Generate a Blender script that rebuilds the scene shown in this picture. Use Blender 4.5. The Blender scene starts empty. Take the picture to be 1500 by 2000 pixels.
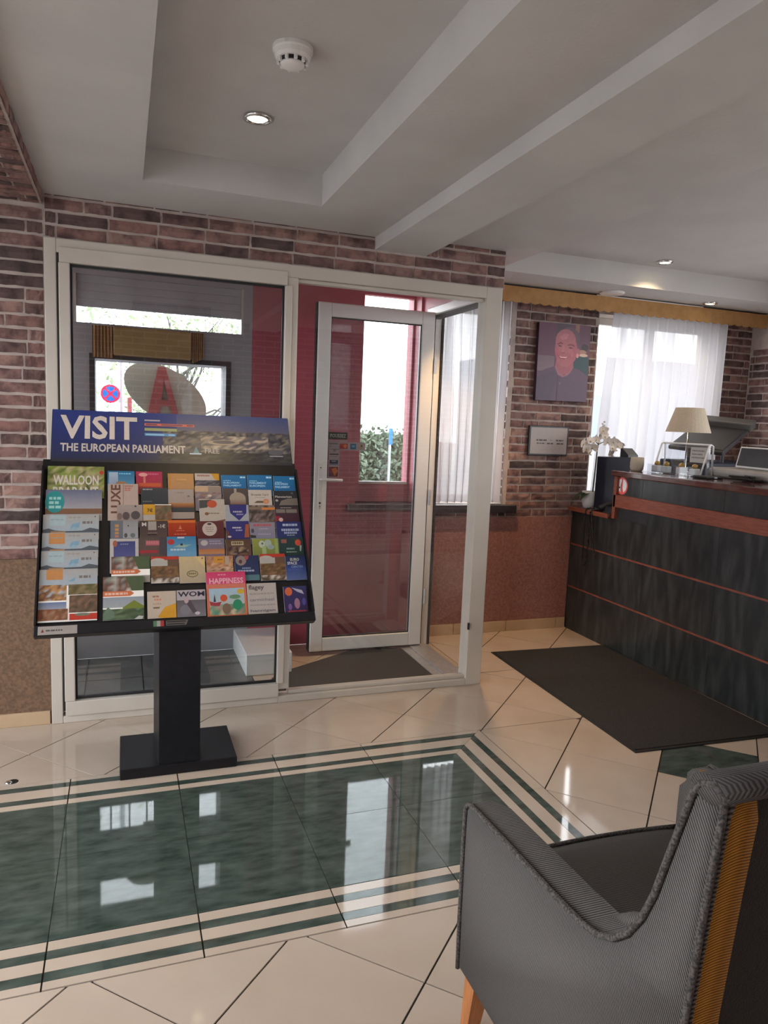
import bpy, bmesh, math, random
from mathutils import Vector, Matrix
PI = math.pi
S = bpy.context.scene
COL = S.collection

# ------------------------------------------------------------------ camera, world, exposure
def setup_camera():
    f, p, r, yw = 1410.2, math.radians(7.0993), math.radians(2.3021), math.radians(19.995)
    cam = bpy.data.cameras.new('camera'); o = bpy.data.objects.new('camera', cam); COL.objects.link(o)
    cam.sensor_fit = 'VERTICAL'; cam.sensor_height = 24.0; cam.lens = f / 2000 * 24.0
    cam.clip_start = 0.02; cam.clip_end = 200
    fw = Vector((math.sin(yw) * math.cos(p), math.cos(yw) * math.cos(p), -math.sin(p)))
    rt = Vector((math.cos(yw), -math.sin(yw), 0)); up = rt.cross(fw)
    c, s = math.cos(r), math.sin(r)
    r2 = c * rt + s * up; u2 = -s * rt + c * up
    o.matrix_world = Matrix(((r2.x, u2.x, -fw.x, 0), (r2.y, u2.y, -fw.y, 0), (r2.z, u2.z, -fw.z, 1.5), (0, 0, 0, 1)))
    S.camera = o
setup_camera()
SKY = 8.0
w = bpy.data.worlds.new('overcast_sky'); S.world = w; w.use_nodes = True
bg = w.node_tree.nodes['Background']; bg.inputs[0].default_value = (0.975, 0.975, 1.0, 1); bg.inputs[1].default_value = SKY
S.view_settings.view_transform = 'Standard'; S.view_settings.look = 'None'
S.view_settings.gamma = 1; S.view_settings.use_curve_mapping = False
S.view_settings.exposure = 0.12
cy = S.cycles
cy.use_denoising = True
cy.max_bounces = 10; cy.diffuse_bounces = 5; cy.glossy_bounces = 5; cy.transmission_bounces = 6; cy.transparent_max_bounces = 16
cy.caustics_reflective = False; cy.caustics_refractive = False
cy.sample_clamp_indirect = 8.0

# ------------------------------------------------------------------ helpers
def lin(h):
    h = h.lstrip('#'); out = []
    for i in (0, 2, 4):
        c = int(h[i:i + 2], 16) / 255
        out.append(c / 12.92 if c <= .04045 else ((c + .055) / 1.055) ** 2.4)
    return out
def alb(h, k):                                  # a colour measured under dim light -> its reflectance
    return [min(.85, c / k) for c in lin(h)]
MATS = {}
def mat(name, col, rough=.6, col2=None, scale=8, bump=0, bscale=60, metal=0, coat=0, spec=.5, stretch=None, lo=.4, hi=.6, detail=4, island=0, trans=0, coord='Object'):
    if name in MATS: return MATS[name]
    m = bpy.data.materials.new(name); m.use_nodes = True; nt = m.node_tree; N = nt.nodes; L = nt.links
    b = N['Principled BSDF']; MATS[name] = m
    b.inputs['Roughness'].default_value = rough; b.inputs['Metallic'].default_value = metal
    b.inputs['Specular IOR Level'].default_value = spec
    if coat: b.inputs['Coat Weight'].default_value = coat; b.inputs['Coat Roughness'].default_value = .04
    tc = N.new('ShaderNodeTexCoord'); mp = N.new('ShaderNodeMapping'); L.new(tc.outputs[coord], mp.inputs[0])
    if stretch: mp.inputs['Scale'].default_value = stretch
    if island:
        oi = N.new('ShaderNodeObjectInfo'); mu = N.new('ShaderNodeVectorMath'); mu.operation = 'SCALE'
        cb = N.new('ShaderNodeCombineXYZ'); 
        for i in range(3): L.new(oi.outputs['Random'], cb.inputs[i])
        L.new(cb.outputs[0], mu.inputs[0]); mu.inputs['Scale'].default_value = 57; L.new(mu.outputs[0], mp.inputs['Location'])
    n = N.new('ShaderNodeTexNoise'); n.inputs['Scale'].default_value = scale; n.inputs['Detail'].default_value = detail
    L.new(mp.outputs[0], n.inputs['Vector'])
    r = N.new('ShaderNodeValToRGB'); c2 = col2 or [c * .9 for c in col]
    r.color_ramp.elements[0].position = lo; r.color_ramp.elements[1].position = hi
    r.color_ramp.elements[0].color = (*col, 1); r.color_ramp.elements[1].color = (*c2, 1)
    L.new(n.outputs['Fac'], r.inputs[0]); L.new(r.outputs[0], b.inputs['Base Color'])
    if bump:
        n2 = N.new('ShaderNodeTexNoise'); n2.inputs['Scale'].default_value = bscale; n2.inputs['Detail'].default_value = 3
        L.new(mp.outputs[0], n2.inputs['Vector'])
        bp = N.new('ShaderNodeBump'); bp.inputs['Strength'].default_value = bump; bp.inputs['Distance'].default_value = .004
        L.new(n2.outputs['Fac'], bp.inputs['Height']); L.new(bp.outputs[0], b.inputs['Normal'])
    return m
def newmat(name):
    m = bpy.data.materials.new(name); m.use_nodes = True; MATS[name] = m
    return m, m.node_tree.nodes, m.node_tree.links

WM = {}                                         # world matrix of every object made here
def finish(o, parent, mw):
    WM[o.name] = mw
    if parent:
        o.parent = parent; o.matrix_basis = WM[parent.name].inverted() @ mw
    else: o.matrix_basis = mw
def tag(o, label=None, cat=None, group=None, kind=None):
    if label: o['label'] = label
    if cat: o['category'] = cat
    if group: o['group'] = group
    if kind: o['kind'] = kind
    return o
def empty(name, loc=(0, 0, 0), mw=None, parent=None):
    o = bpy.data.objects.new(name, None); COL.objects.link(o); o.empty_display_size = .05
    finish(o, parent, mw or Matrix.Translation(loc)); return o
def thing(name, label, cat, loc=(0, 0, 0), group=None, mw=None):
    return tag(empty(name, loc, mw), label, cat, group)
def meshob(name, me, parent=None, mw=None):
    o = bpy.data.objects.new(name, me); COL.objects.link(o); finish(o, parent, mw or Matrix()); return o
def ob(name, bm, m, parent=None, mw=None, smooth=False, centre=False):
    """bm is in world coordinates unless mw is given"""
    me = bpy.data.meshes.new(name)
    bmesh.ops.recalc_face_normals(bm, faces=bm.faces)
    if mw is None:
        mw = WM[parent.name].copy() if parent else Matrix()
        if not parent and bm.verts:             # origin at the base of the mesh
            xs = [v.co.x for v in bm.verts]; ys = [v.co.y for v in bm.verts]; zs = [v.co.z for v in bm.verts]
            mw = Matrix.Translation(((min(xs) + max(xs)) / 2, (min(ys) + max(ys)) / 2, min(zs)))
        bm.transform(mw.inverted())
    if smooth:
        for f in bm.faces: f.smooth = True
    bm.to_mesh(me); bm.free()
    for x in (m if isinstance(m, (list, tuple)) else [m]): me.materials.append(x)
    return meshob(name, me, parent, mw)
def struct(name, bm, m, parent=None, **k):
    o = ob(name, bm, m, parent, **k)
    if not parent: o['kind'] = 'structure'
    return o
def box(bm, x0, x1, y0, y1, z0, z1, bev=0, seg=1, M=None):
    r = bmesh.ops.create_cube(bm, size=1); vs = r['verts']
    for v in vs: v.co = Vector(((x0 + x1) / 2 + v.co.x * (x1 - x0), (y0 + y1) / 2 + v.co.y * (y1 - y0), (z0 + z1) / 2 + v.co.z * (z1 - z0)))
    if bev:
        es = list({e for v in vs for e in v.link_edges})
        rb = bmesh.ops.bevel(bm, geom=es, offset=bev, segments=seg, affect='EDGES', profile=.5)
        vs = list({v for f in rb['faces'] for v in f.verts} | {v for v in vs if v.is_valid})
    if M: bmesh.ops.transform(bm, matrix=M, verts=vs)
    return vs
def bx(*a, **k):
    bm = bmesh.new(); box(bm, *a, **k); return bm
def bxs(l, bev=0, seg=1):
    bm = bmesh.new()
    for a in l: box(bm, *a, bev=bev, seg=seg)
    return bm
def prism(bm, poly, lo, hi, axis='x'):          # polygon extruded along an axis
    def P(a, b, t): return {'x': (t, a, b), 'y': (a, t, b), 'z': (a, b, t)}[axis]
    A = [bm.verts.new(P(a, b, lo)) for a, b in poly]; B = [bm.verts.new(P(a, b, hi)) for a, b in poly]
    n = len(poly); fs = [bm.faces.new(A[::-1]), bm.faces.new(B)]
    for i in range(n): fs.append(bm.faces.new((A[i], A[(i + 1) % n], B[(i + 1) % n], B[i])))
    return A + B
def tube(bm, pts, r, n=8, closed=False, caps=True):
    pts = [Vector(p) for p in pts]; rs = r if isinstance(r, (list, tuple)) else [r] * len(pts); rings = []
    N = len(pts); ref = Vector((0, 0, 1))
    for i, p in enumerate(pts):
        a = pts[(i - 1) % N] if (i or closed) else p; b = pts[(i + 1) % N] if (i < N - 1 or closed) else p
        t = (b - a).normalized(); u = t.cross(ref)
        if u.length < .05: u = t.cross(Vector((0, 1, 0)))
        u.normalize(); v = t.cross(u).normalized()
        rings.append([bm.verts.new(p + rs[i] * (math.cos(2 * PI * k / n) * u + math.sin(2 * PI * k / n) * v)) for k in range(n)])
    for i in range(N if closed else N - 1):
        A, B = rings[i], rings[(i + 1) % N]
        for k in range(n): bm.faces.new((A[k], A[(k + 1) % n], B[(k + 1) % n], B[k]))
    if caps and not closed: bm.faces.new(rings[0][::-1]); bm.faces.new(rings[-1])
def lathe(bm, prof, c, n=24, axis=None):        # prof: (radius, height); axis: matrix for the up axis
    rings = []; M = axis or Matrix()
    for r, h in prof:
        rings.append([bm.verts.new(Vector(c) + M @ Vector((max(r, 1e-5) * math.cos(2 * PI * k / n), max(r, 1e-5) * math.sin(2 * PI * k / n), h))) for k in range(n)])
    for A, B in zip(rings, rings[1:]):
        for k in range(n): bm.faces.new((A[k], A[(k + 1) % n], B[(k + 1) % n], B[k]))
    bm.faces.new(rings[0][::-1]); bm.faces.new(rings[-1])
def wall_grid(bm, axis, t0, t1, u0, u1, z0, z1, holes):
    """a wall slab with rectangular holes (u0,u1,z0,z1), split on a grid"""
    us = sorted({u0, u1, *[h[0] for h in holes], *[h[1] for h in holes]}); zs = sorted({z0, z1, *[h[2] for h in holes], *[h[3] for h in holes]})
    us = [u for u in us if u0 <= u <= u1]; zs = [z for z in zs if z0 <= z <= z1]
    for a, b in zip(us, us[1:]):
        for c, d in zip(zs, zs[1:]):
            m, q = (a + b) / 2, (c + d) / 2
            if any(h[0] < m < h[1] and h[2] < q < h[3] for h in holes): continue
            if axis == 'y': box(bm, a, b, t0, t1, c, d)
            else: box(bm, t0, t1, a, b, c, d)

# ------------------------------------------------------------------ materials
K = .98
M_ceil = mat('white_ceiling_plaster', (.60, .59, .58), .9, (.565, .555, .55), 3, .15, 90)
M_frame = mat('cream_white_frame', (.55, .505, .45), .35, (.52, .475, .42), 4)
M_dwhite = mat('white_door_plastic', (.84, .83, .82), .3, (.81, .80, .79), 4)
M_mortar = mat('brick_mortar', (.50, .42, .385), .95, (.42, .35, .32), 14, .5, 120)
M_dadof = mat('stucco_front_light', (.21, .125, .075), .9, (.13, .08, .05), 70, .6, 90, lo=.35, hi=.65)  # same stucco as the far dado, its different light put into the colour
M_dado = mat('red_brown_stucco', (.34, .155, .13), .9, (.24, .105, .09), 70, .6, 90, lo=.35, hi=.65)
M_red = mat('maroon_paint', (.46, .085, .125), .45, (.42, .076, .112), 3)
M_slate = mat('slate_grey_paint', (.38, .365, .40), .6, (.34, .33, .36), 3)
M_base = mat('beige_baseboard_tile', (.55, .40, .26), .35, (.50, .36, .23), 6)
M_beige = mat('cream_floor_tile', (.56, .47, .39), .06, (.51, .42, .34), 5, island=1, lo=.3, hi=.7)
M_green = mat('green_marble_tile', (.038, .056, .048), .03, (.10, .130, .115), 20, island=1, lo=.32, hi=.80, detail=12, stretch=(.55, 1.5, 1))
M_grout = mat('dark_grout', (.035, .03, .027), .9)
M_gtile = mat('grey_floor_tile', (.13, .13, .125), .25, (.10, .10, .10), 5)
M_mat = mat('charcoal_mat_fibre', (.030, .027, .027), .95, (.016, .015, .015), 160, .6, 300)
M_rubber = mat('black_rubber', (.012, .012, .012), .6)
M_black = mat('black_stand_laminate', (.006, .006, .008), .45, (.008, .008, .011), 30, spec=.3)
M_stone = mat('dark_stone_sill', (.02, .018, .022), .3, (.03, .028, .034), 12)
M_alu = mat('brushed_aluminium', (.62, .64, .68), .35, (.55, .57, .60), 40, metal=.7)
M_chrome = mat('chrome', (.75, .75, .75), .15, metal=1)
M_gasket = mat('black_gasket', (.01, .01, .012), .6)
M_wood = mat('red_brown_wood', (.24, .068, .038), .4, (.17, .045, .026), 12, .1, 60, stretch=(12, 1, 12))
M_darkwood = mat('dark_red_wood', (.10, .034, .027), .18, (.065, .022, .018), 12, stretch=(12, 1, 12), coat=.6)
M_panel = mat('black_slate_laminate', (.018, .021, .023), .28, (.05, .056, .055), 14, .06, 60, stretch=(1, 1.6, .35), lo=.42, hi=.8, detail=8, island=1)
M_fabric_y = mat('mustard_valance_fabric', (.46, .255, .10), .8, (.41, .22, .08), 20, .2, 200)
M_paper = mat('white_paper', (.72, .70, .67), .6, (.69, .67, .64), 10)
M_dev_d = mat('dark_plastic', (.022, .022, .027), .4, (.03, .03, .036), 9)
M_dev_n = mat('navy_black_plastic', (.010, .011, .021), .55, (.013, .014, .025), 9, spec=.25)
M_dev_g = mat('grey_plastic', (.35, .33, .31), .4, (.31, .29, .275), 9)
M_dev_w = mat('white_plastic', (.75, .74, .73), .35, (.72, .71, .70), 9)
M_shade = mat('linen_lampshade', (.46, .385, .30), .85, (.42, .35, .27), 120, .2, 260)
M_gold = mat('gold_foil', (.62, .42, .15), .3, (.42, .26, .08), 60, .3, 150, metal=.8)
M_petal = mat('white_orchid_petal', (.80, .73, .68), .6, (.72, .66, .62), 20)
M_stem = mat('green_stem', (.10, .14, .05), .6, (.07, .10, .04), 20)
M_leafd = mat('dark_green_leaf', (.03, .055, .025), .45, (.02, .04, .018), 20)
M_pot = mat('white_ceramic', (.66, .65, .63), .3, (.62, .61, .60), 10)
M_legw = mat('orange_brown_wood', (.45, .17, .055), .4, (.36, .13, .04), 10, stretch=(10, 10, 1))

M_backshade = mat('shaded_chair_weave', (.016, .010, .006), .9, (.009, .006, .004), 260, .5, 300)  # dark colour holds the shade on the chair's outer back
M_outside = mat('outdoor_paving', (.30, .30, .30), .9, (.25, .25, .25), 2)
M_leaf = mat('hedge_leaf', (.10, .15, .09), .6, (.22, .27, .19), 5)
M_leaf2 = mat('spring_leaf', (.34, .42, .24), .6, (.44, .50, .32), 4)
M_bark = mat('grey_bark', (.12, .115, .10), .9, (.07, .065, .06), 30)
M_sign_c = mat('cream_sign_board', (.36, .32, .235), .5, (.33, .295, .215), 5)
M_sign_r = mat('red_sign_letter', (.34, .06, .055), .5, (.31, .055, .05), 5)

def brick_mat():
    m, N, L = newmat('antique_red_brick'); b = N['Principled BSDF']; b.inputs['Roughness'].default_value = .85
    oi = N.new('ShaderNodeObjectInfo'); tc = N.new('ShaderNodeTexCoord')
    cb = N.new('ShaderNodeCombineXYZ')
    for i in range(3): L.new(oi.outputs['Random'], cb.inputs[i])
    ad = N.new('ShaderNodeVectorMath'); ad.operation = 'MULTIPLY_ADD'; ad.inputs[1].default_value = (91, 57, 33)
    L.new(cb.outputs[0], ad.inputs[0]); L.new(tc.outputs['Object'], ad.inputs[2])
    n = N.new('ShaderNodeTexNoise'); n.inputs['Scale'].default_value = 13; n.inputs['Detail'].default_value = 6; n.inputs['Roughness'].default_value = .6
    L.new(ad.outputs[0], n.inputs['Vector'])
    r0 = N.new('ShaderNodeValToRGB'); L.new(oi.outputs['Random'], r0.inputs[0])
    e = r0.color_ramp; e.elements[0].color = (.085, .06, .058, 1); e.elements[1].color = (.36, .22, .185, 1); e.elements[1].position = .95
    x = e.elements.new(.22); x.color = (.16, .10, .09, 1); x = e.elements.new(.45); x.color = (.29, .155, .135, 1); x = e.elements.new(.7); x.color = (.27, .165, .15, 1)
    r1 = N.new('ShaderNodeValToRGB'); r1.color_ramp.elements[0].position = .38; r1.color_ramp.elements[1].position = .58
    r1.color_ramp.elements[0].color = (.36, .33, .36, 1); r1.color_ramp.elements[1].color = (.93, .91, .90, 1)
    L.new(n.outputs['Fac'], r1.inputs[0])
    mx = N.new('ShaderNodeMix'); mx.data_type = 'RGBA'; mx.blend_type = 'MULTIPLY'; mx.inputs['Factor'].default_value = 1
    L.new(r0.outputs[0], mx.inputs['A']); L.new(r1.outputs[0], mx.inputs['B']); L.new(mx.outputs['Result'], b.inputs['Base Color'])
    n2 = N.new('ShaderNodeTexNoise'); n2.inputs['Scale'].default_value = 45; n2.inputs['Detail'].default_value = 4
    sm = N.new('ShaderNodeMapping'); sm.inputs['Scale'].default_value = (.5, 1, 1.6); L.new(ad.outputs[0], sm.inputs[0]); L.new(sm.outputs[0], n2.inputs['Vector'])
    bp = N.new('ShaderNodeBump'); bp.inputs['Strength'].default_value = .5; bp.inputs['Distance'].default_value = .004
    L.new(n2.outputs['Fac'], bp.inputs['Height']); L.new(bp.outputs[0], b.inputs['Normal'])
    return m
M_brick = brick_mat()
def brick_wall_mat():                           # far / unseen brick: one procedural surface
    m, N, L = newmat('brick_pattern_wall'); b = N['Principled BSDF']; b.inputs['Roughness'].default_value = .9
    tc = N.new('ShaderNodeTexCoord'); mp = N.new('ShaderNodeMapping'); mp.inputs['Rotation'].default_value = (PI / 2, 0, 0)
    L.new(tc.outputs['Object'], mp.inputs[0])
    t = N.new('ShaderNodeTexBrick'); t.inputs['Scale'].default_value = 1; t.inputs['Brick Width'].default_value = .215; t.inputs['Row Height'].default_value = .0585
    t.inputs['Mortar Size'].default_value = .006; t.inputs['Color1'].default_value = (.26, .13, .11, 1); t.inputs['Color2'].default_value = (.11, .07, .065, 1); t.inputs['Mortar'].default_value = (.42, .36, .33, 1)
    L.new(mp.outputs[0], t.inputs['Vector']); L.new(t.outputs['Color'], b.inputs['Base Color'])
    return m
M_brickw = brick_wall_mat()
def glass_mat(name, tint, refl):
    m, N, L = newmat(name); N.remove(N['Principled BSDF']); out = N['Material Output']
    t = N.new('ShaderNodeBsdfTransparent'); t.inputs[0].default_value = (*tint, 1)
    g = N.new('ShaderNodeBsdfGlossy'); g.inputs['Roughness'].default_value = .0; g.inputs[0].default_value = (1, 1, 1, 1)
    lf = N.new('ShaderNodeLayerWeight'); lf.inputs['Blend'].default_value = .5; pw = N.new('ShaderNodeMath'); pw.operation = 'POWER'; pw.inputs[1].default_value = 5; L.new(lf.outputs['Facing'], pw.inputs[0])
    lw = N.new('ShaderNodeMath'); lw.operation = 'MULTIPLY_ADD'; lw.inputs[1].default_value = .96; lw.inputs[2].default_value = .04; L.new(pw.outputs[0], lw.inputs[0])
    mu = N.new('ShaderNodeMath'); mu.operation = 'MULTIPLY'; mu.inputs[1].default_value = refl; mu.use_clamp = True
    mx = N.new('ShaderNodeMixShader'); L.new(lw.outputs[0], mu.inputs[0]); L.new(mu.outputs[0], mx.inputs[0]); L.new(t.outputs[0], mx.inputs[1]); L.new(g.outputs[0], mx.inputs[2])
    nz = N.new('ShaderNodeTexNoise'); nz.inputs['Scale'].default_value = 1.2
    bp = N.new('ShaderNodeBump'); bp.inputs['Strength'].default_value = .01; L.new(nz.outputs['Fac'], bp.inputs['Height']); L.new(bp.outputs[0], g.inputs['Normal'])
    L.new(mx.outputs[0], out.inputs[0]); return m
M_glass = glass_mat('window_glass', (.97, .98, .98), 1.0)
M_glass_d = glass_mat('tinted_double_glazing', (.86, .89, .90), 1.8)
M_acr = glass_mat('clear_acrylic', (.90, .92, .94), 1.6)
def sheer_mat():
    m, N, L = newmat('sheer_voile'); N.remove(N['Principled BSDF']); out = N['Material Output']
    tr = N.new('ShaderNodeBsdfTransparent'); tl = N.new('ShaderNodeBsdfTranslucent'); df = N.new('ShaderNodeBsdfDiffuse')
    tl.inputs[0].default_value = (.50, .495, .53, 1); df.inputs[0].default_value = (.80, .79, .80, 1)
    a = N.new('ShaderNodeMixShader'); a.inputs[0].default_value = .5; L.new(tl.outputs[0], a.inputs[1]); L.new(df.outputs[0], a.inputs[2])
    tc = N.new('ShaderNodeTexCoord'); wv = N.new('ShaderNodeTexNoise'); wv.inputs['Scale'].default_value = 14
    mp = N.new('ShaderNodeMapping'); mp.inputs['Scale'].default_value = (1, 1, .06); L.new(tc.outputs['Object'], mp.inputs[0]); L.new(mp.outputs[0], wv.inputs['Vector'])
    rp = N.new('ShaderNodeMapRange'); rp.inputs['From Min'].default_value = .3; rp.inputs['From Max'].default_value = .7; rp.inputs['To Min'].default_value = .88; rp.inputs['To Max'].default_value = .985
    L.new(wv.outputs['Fac'], rp.inputs[0])
    b = N.new('ShaderNodeMixShader'); L.new(rp.outputs[0], b.inputs[0]); L.new(tr.outputs[0], b.inputs[1]); L.new(a.outputs[0], b.inputs[2])
    L.new(b.outputs[0], out.inputs[0]); return m
M_sheer = sheer_mat()
def emit_mat(name, col, st):
    m, N, L = newmat(name); b = N['Principled BSDF']; b.inputs['Base Color'].default_value = (*col, 1)
    b.inputs['Emission Color'].default_value = (*col, 1); b.inputs['Emission Strength'].default_value = st
    return m
M_bulb = emit_mat('warm_lamp_glow', (1, .82, .55), 14)
M_bulb2 = emit_mat('dim_warm_lamp_glow', (1, .85, .6), 5)
def print_mat():
    m, N, L = newmat('colour_print'); b = N['Principled BSDF']; b.inputs['Roughness'].default_value = .38; b.inputs['Specular IOR Level'].default_value = .3
    a = N.new('ShaderNodeVertexColor'); a.layer_name = 'Col'; tc = N.new('ShaderNodeTexCoord')
    n = N.new('ShaderNodeTexNoise'); n.inputs['Scale'].default_value = 60; L.new(tc.outputs['Object'], n.inputs['Vector'])
    mr = N.new('ShaderNodeMapRange'); mr.inputs['To Min'].default_value = .88; mr.inputs['To Max'].default_value = 1.08; L.new(n.outputs['Fac'], mr.inputs[0])
    mx = N.new('ShaderNodeVectorMath'); mx.operation = 'SCALE'; L.new(a.outputs['Color'], mx.inputs[0]); L.new(mr.outputs[0], mx.inputs['Scale'])
    L.new(mx.outputs[0], b.inputs['Base Color']); return m
M_print = print_mat()
def fabric_mat(name, c1, c2, scale, rot):
    m, N, L = newmat(name); b = N['Principled BSDF']; b.inputs['Roughness'].default_value = .9; b.inputs['Specular IOR Level'].default_value = .2
    tc = N.new('ShaderNodeTexCoord'); mp = N.new('ShaderNodeMapping'); mp.inputs['Rotation'].default_value = rot; L.new(tc.outputs['Object'], mp.inputs[0])
    wv = N.new('ShaderNodeTexWave'); wv.inputs['Scale'].default_value = scale; wv.bands_direction = 'Z'; wv.inputs['Distortion'].default_value = .6; wv.inputs['Detail'].default_value = 1; wv.inputs['Detail Scale'].default_value = 3
    L.new(mp.outputs[0], wv.inputs['Vector'])
    r = N.new('ShaderNodeValToRGB'); r.color_ramp.elements[0].color = (*c1, 1); r.color_ramp.elements[1].color = (*c2, 1); r.color_ramp.elements[0].position = .2; r.color_ramp.elements[1].position = .75
    L.new(wv.outputs['Fac'], r.inputs[0]); L.new(r.outputs[0], b.inputs['Base Color'])
    bp = N.new('ShaderNodeBump'); bp.inputs['Strength'].default_value = .35; bp.inputs['Distance'].default_value = .002; L.new(wv.outputs['Fac'], bp.inputs['Height']); L.new(bp.outputs[0], b.inputs['Normal'])
    return m
M_cloth = fabric_mat('grey_ribbed_weave', (.045, .042, .041), (.170, .162, .158), 62, (math.radians(-55), 0, 0))
M_cloth2 = fabric_mat('grey_twill_weave', (.05, .047, .046), (.115, .109, .106), 75, (math.radians(-35), math.radians(25), 0))
M_must = fabric_mat('mustard_chair_weave', (.14, .058, .010), (.42, .19, .03), 130, (math.radians(55), 0, math.radians(20)))
M_cord = mat('dark_piping_cord', (.035, .032, .032), .9, (.11, .10, .095), 220, .5, 300)

# ------------------------------------------------------------------ structure: floor and its tiles
YF, YB = 3.66, 4.59                             # front partition wall, far wall
floor = struct('floor', bx(-2.2, 4.9, -.3, 4.6, -.10, -.0045), M_grout)
def clip(poly, x0, x1, y0, y1):
    for ax, lim, sg in ((0, x0, 1), (0, x1, -1), (1, y0, 1), (1, y1, -1)):
        out = []
        for i, p in enumerate(poly):
            q = poly[(i + 1) % len(poly)]; a = sg * (p[ax] - lim); b = sg * (q[ax] - lim)
            if a >= 0: out.append(p)
            if a * b < 0: t = a / (a - b); out.append(tuple(p[k] + t * (q[k] - p[k]) for k in (0, 1)))
        poly = out
        if len(poly) < 3: return []
    return poly
def area(p): return abs(sum(p[i][0] * p[(i + 1) % len(p)][1] - p[(i + 1) % len(p)][0] * p[i][1] for i in range(len(p)))) / 2
NT = [0]
def tile(poly, m, name='tile', gap=.003, parent=floor):
    cx = sum(p[0] for p in poly) / len(poly); cyy = sum(p[1] for p in poly) / len(poly)
    pts = []                                    # inset towards the inside
    n = len(poly); s = sum(poly[i][0] * poly[(i + 1) % n][1] - poly[(i + 1) % n][0] * poly[i][1] for i in range(n))
    P = [Vector(p) for p in (poly if s > 0 else poly[::-1])]
    P = [p for i, p in enumerate(P) if (p - P[i - 1]).length > 1e-5]; n = len(P)
    if n < 3: return
    for i in range(n):
        a, b, c = P[i - 1], P[i], P[(i + 1) % n]; d1 = (b - a).normalized(); d2 = (c - b).normalized()
        n1 = Vector((-d1.y, d1.x)); n2 = Vector((-d2.y, d2.x)); k = n1 + n2
        pts.append(b + k * (gap / max(.25, k.dot(n1))))
    bm = bmesh.new(); loc = Matrix.Translation((cx, cyy, 0))
    top = [(p.x - cx, p.y - cyy) for p in pts]
    prism(bm, top, -.012, 0, 'z')
    NT[0] += 1
    return ob(name, bm, m, parent, mw=loc)
STEP = .2925
def diagonal(v0, rect, green=()):
    x0, x1, y0, y1 = rect
    for i in range(-40, 40):
        for j in range(-40, 40):
            if (i + j) % 2: continue
            cx, cyy = v0[0] + i * STEP + STEP, v0[1] + j * STEP
            poly = clip([(cx - STEP, cyy), (cx, cyy - STEP), (cx + STEP, cyy), (cx, cyy + STEP)], x0, x1, y0, y1)
            if len(poly) >= 3 and area(poly) > .0008:
                g = any(abs(cx - a) < .05 and abs(cyy - b) < .05 for a, b in green)
                tile(poly, M_green if g else M_beige)
VX = (1.655, 3.03)
GR = [(VX[0] + 3 * STEP, VX[1] - 2 * STEP - STEP * 0 )]
diagonal(VX, (-1.3, 3.2, 3.05, 3.80), GR)                      # strip in front of the partition
diagonal(VX, (1.985, 3.2, 3.80, 4.59), GR)
diagonal(VX, (1.66, 3.2, 1.0, 3.05), [(2.53, 2.43)])
diagonal((.762, 1.62), (-.75, 1.66, 1.0, 1.885))
diagonal(VX, (.70, 1.985, 3.80, 4.59))
for a in ((-2.2, -.752, -.3, 1.884), (-2.2, -1.456, 1.888, 3.048), (-.748, 3.2, -.3, .998), (3.202, 4.75, -.3, 4.59), (-2.2, -1.302, 3.052, 3.66)): ob('floor_panel', bx(*a, -.012, 0), M_beige, floor)
for i in range(4):                                              # grey tiles inside the porch
    for j in range(2):
        a, b = -.5 + i * .30, 3.80 + j * .395; tile([(a, b), (a + .30, b), (a + .30, b + .395), (a, b + .395)], M_gtile)
def rect(a, b, c, d): return [(a, c), (b, c), (b, d), (a, d)]
JX = [-.208 + .415 * k for k in range(-3, 4)] + [1.438]          # joints across the inlay
YO, YI = 3.055, 1.887
# rows from the outer edge inwards: cream, green, cream, green, cream
rows_far = [(3.05, 3.022, M_beige), (3.022, 2.985, M_green), (2.985, 2.918, M_beige), (2.918, 2.883, M_green), (2.883, 2.848, M_beige)]
rows_near = [(1.887, 1.917, M_beige), (1.917, 1.952, M_green), (1.952, 2.000, M_beige), (2.000, 2.034, M_green), (2.034, 2.073, M_beige)]
xf = lambda y: 1.438 + (y - 2.848) * (.220 / .202)
xn = lambda y: 1.438 + (2.073 - y) * (.220 / .186)
for a, b in zip(JX, JX[1:]):
    last = b > 1.43; a0, b0 = a, b; a += .0016; b -= 0 if last else .0016
    for y0, y1, m in rows_far: tile([(a, y1), (b if not last else xf(y1), y1), (b if not last else xf(y0), y0), (a, y0)], m, 'border_tile', .0007)
    for y0, y1, m in rows_near: tile([(a, y0), (b if not last else xn(y0), y0), (b if not last else xn(y1), y1), (a, y1)], m, 'border_tile', .0007)
    for y0, y1 in ((2.075, 2.485), (2.485, 2.846)): tile(rect(a0, min(b0, 1.436), y0, y1), M_green, 'marble_tile', .0009)
yf = lambda x: 2.848 + (x - 1.438) * (.202 / .220)
yn = lambda x: 2.073 - (x - 1.438) * (.186 / .220)
for x0, x1, m in ((1.438, 1.478, M_beige), (1.478, 1.512, M_green), (1.512, 1.572, M_beige), (1.572, 1.608, M_green), (1.608, 1.658, M_beige)):
    tile([(x0, yn(x0)), (x1, yn(x1)), (x1, 2.46), (x0, 2.46)], m, 'border_tile', .0007); tile([(x0, 2.46), (x1, 2.46), (x1, yf(x1)), (x0, yf(x0))], m, 'border_tile', .0007)

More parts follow.
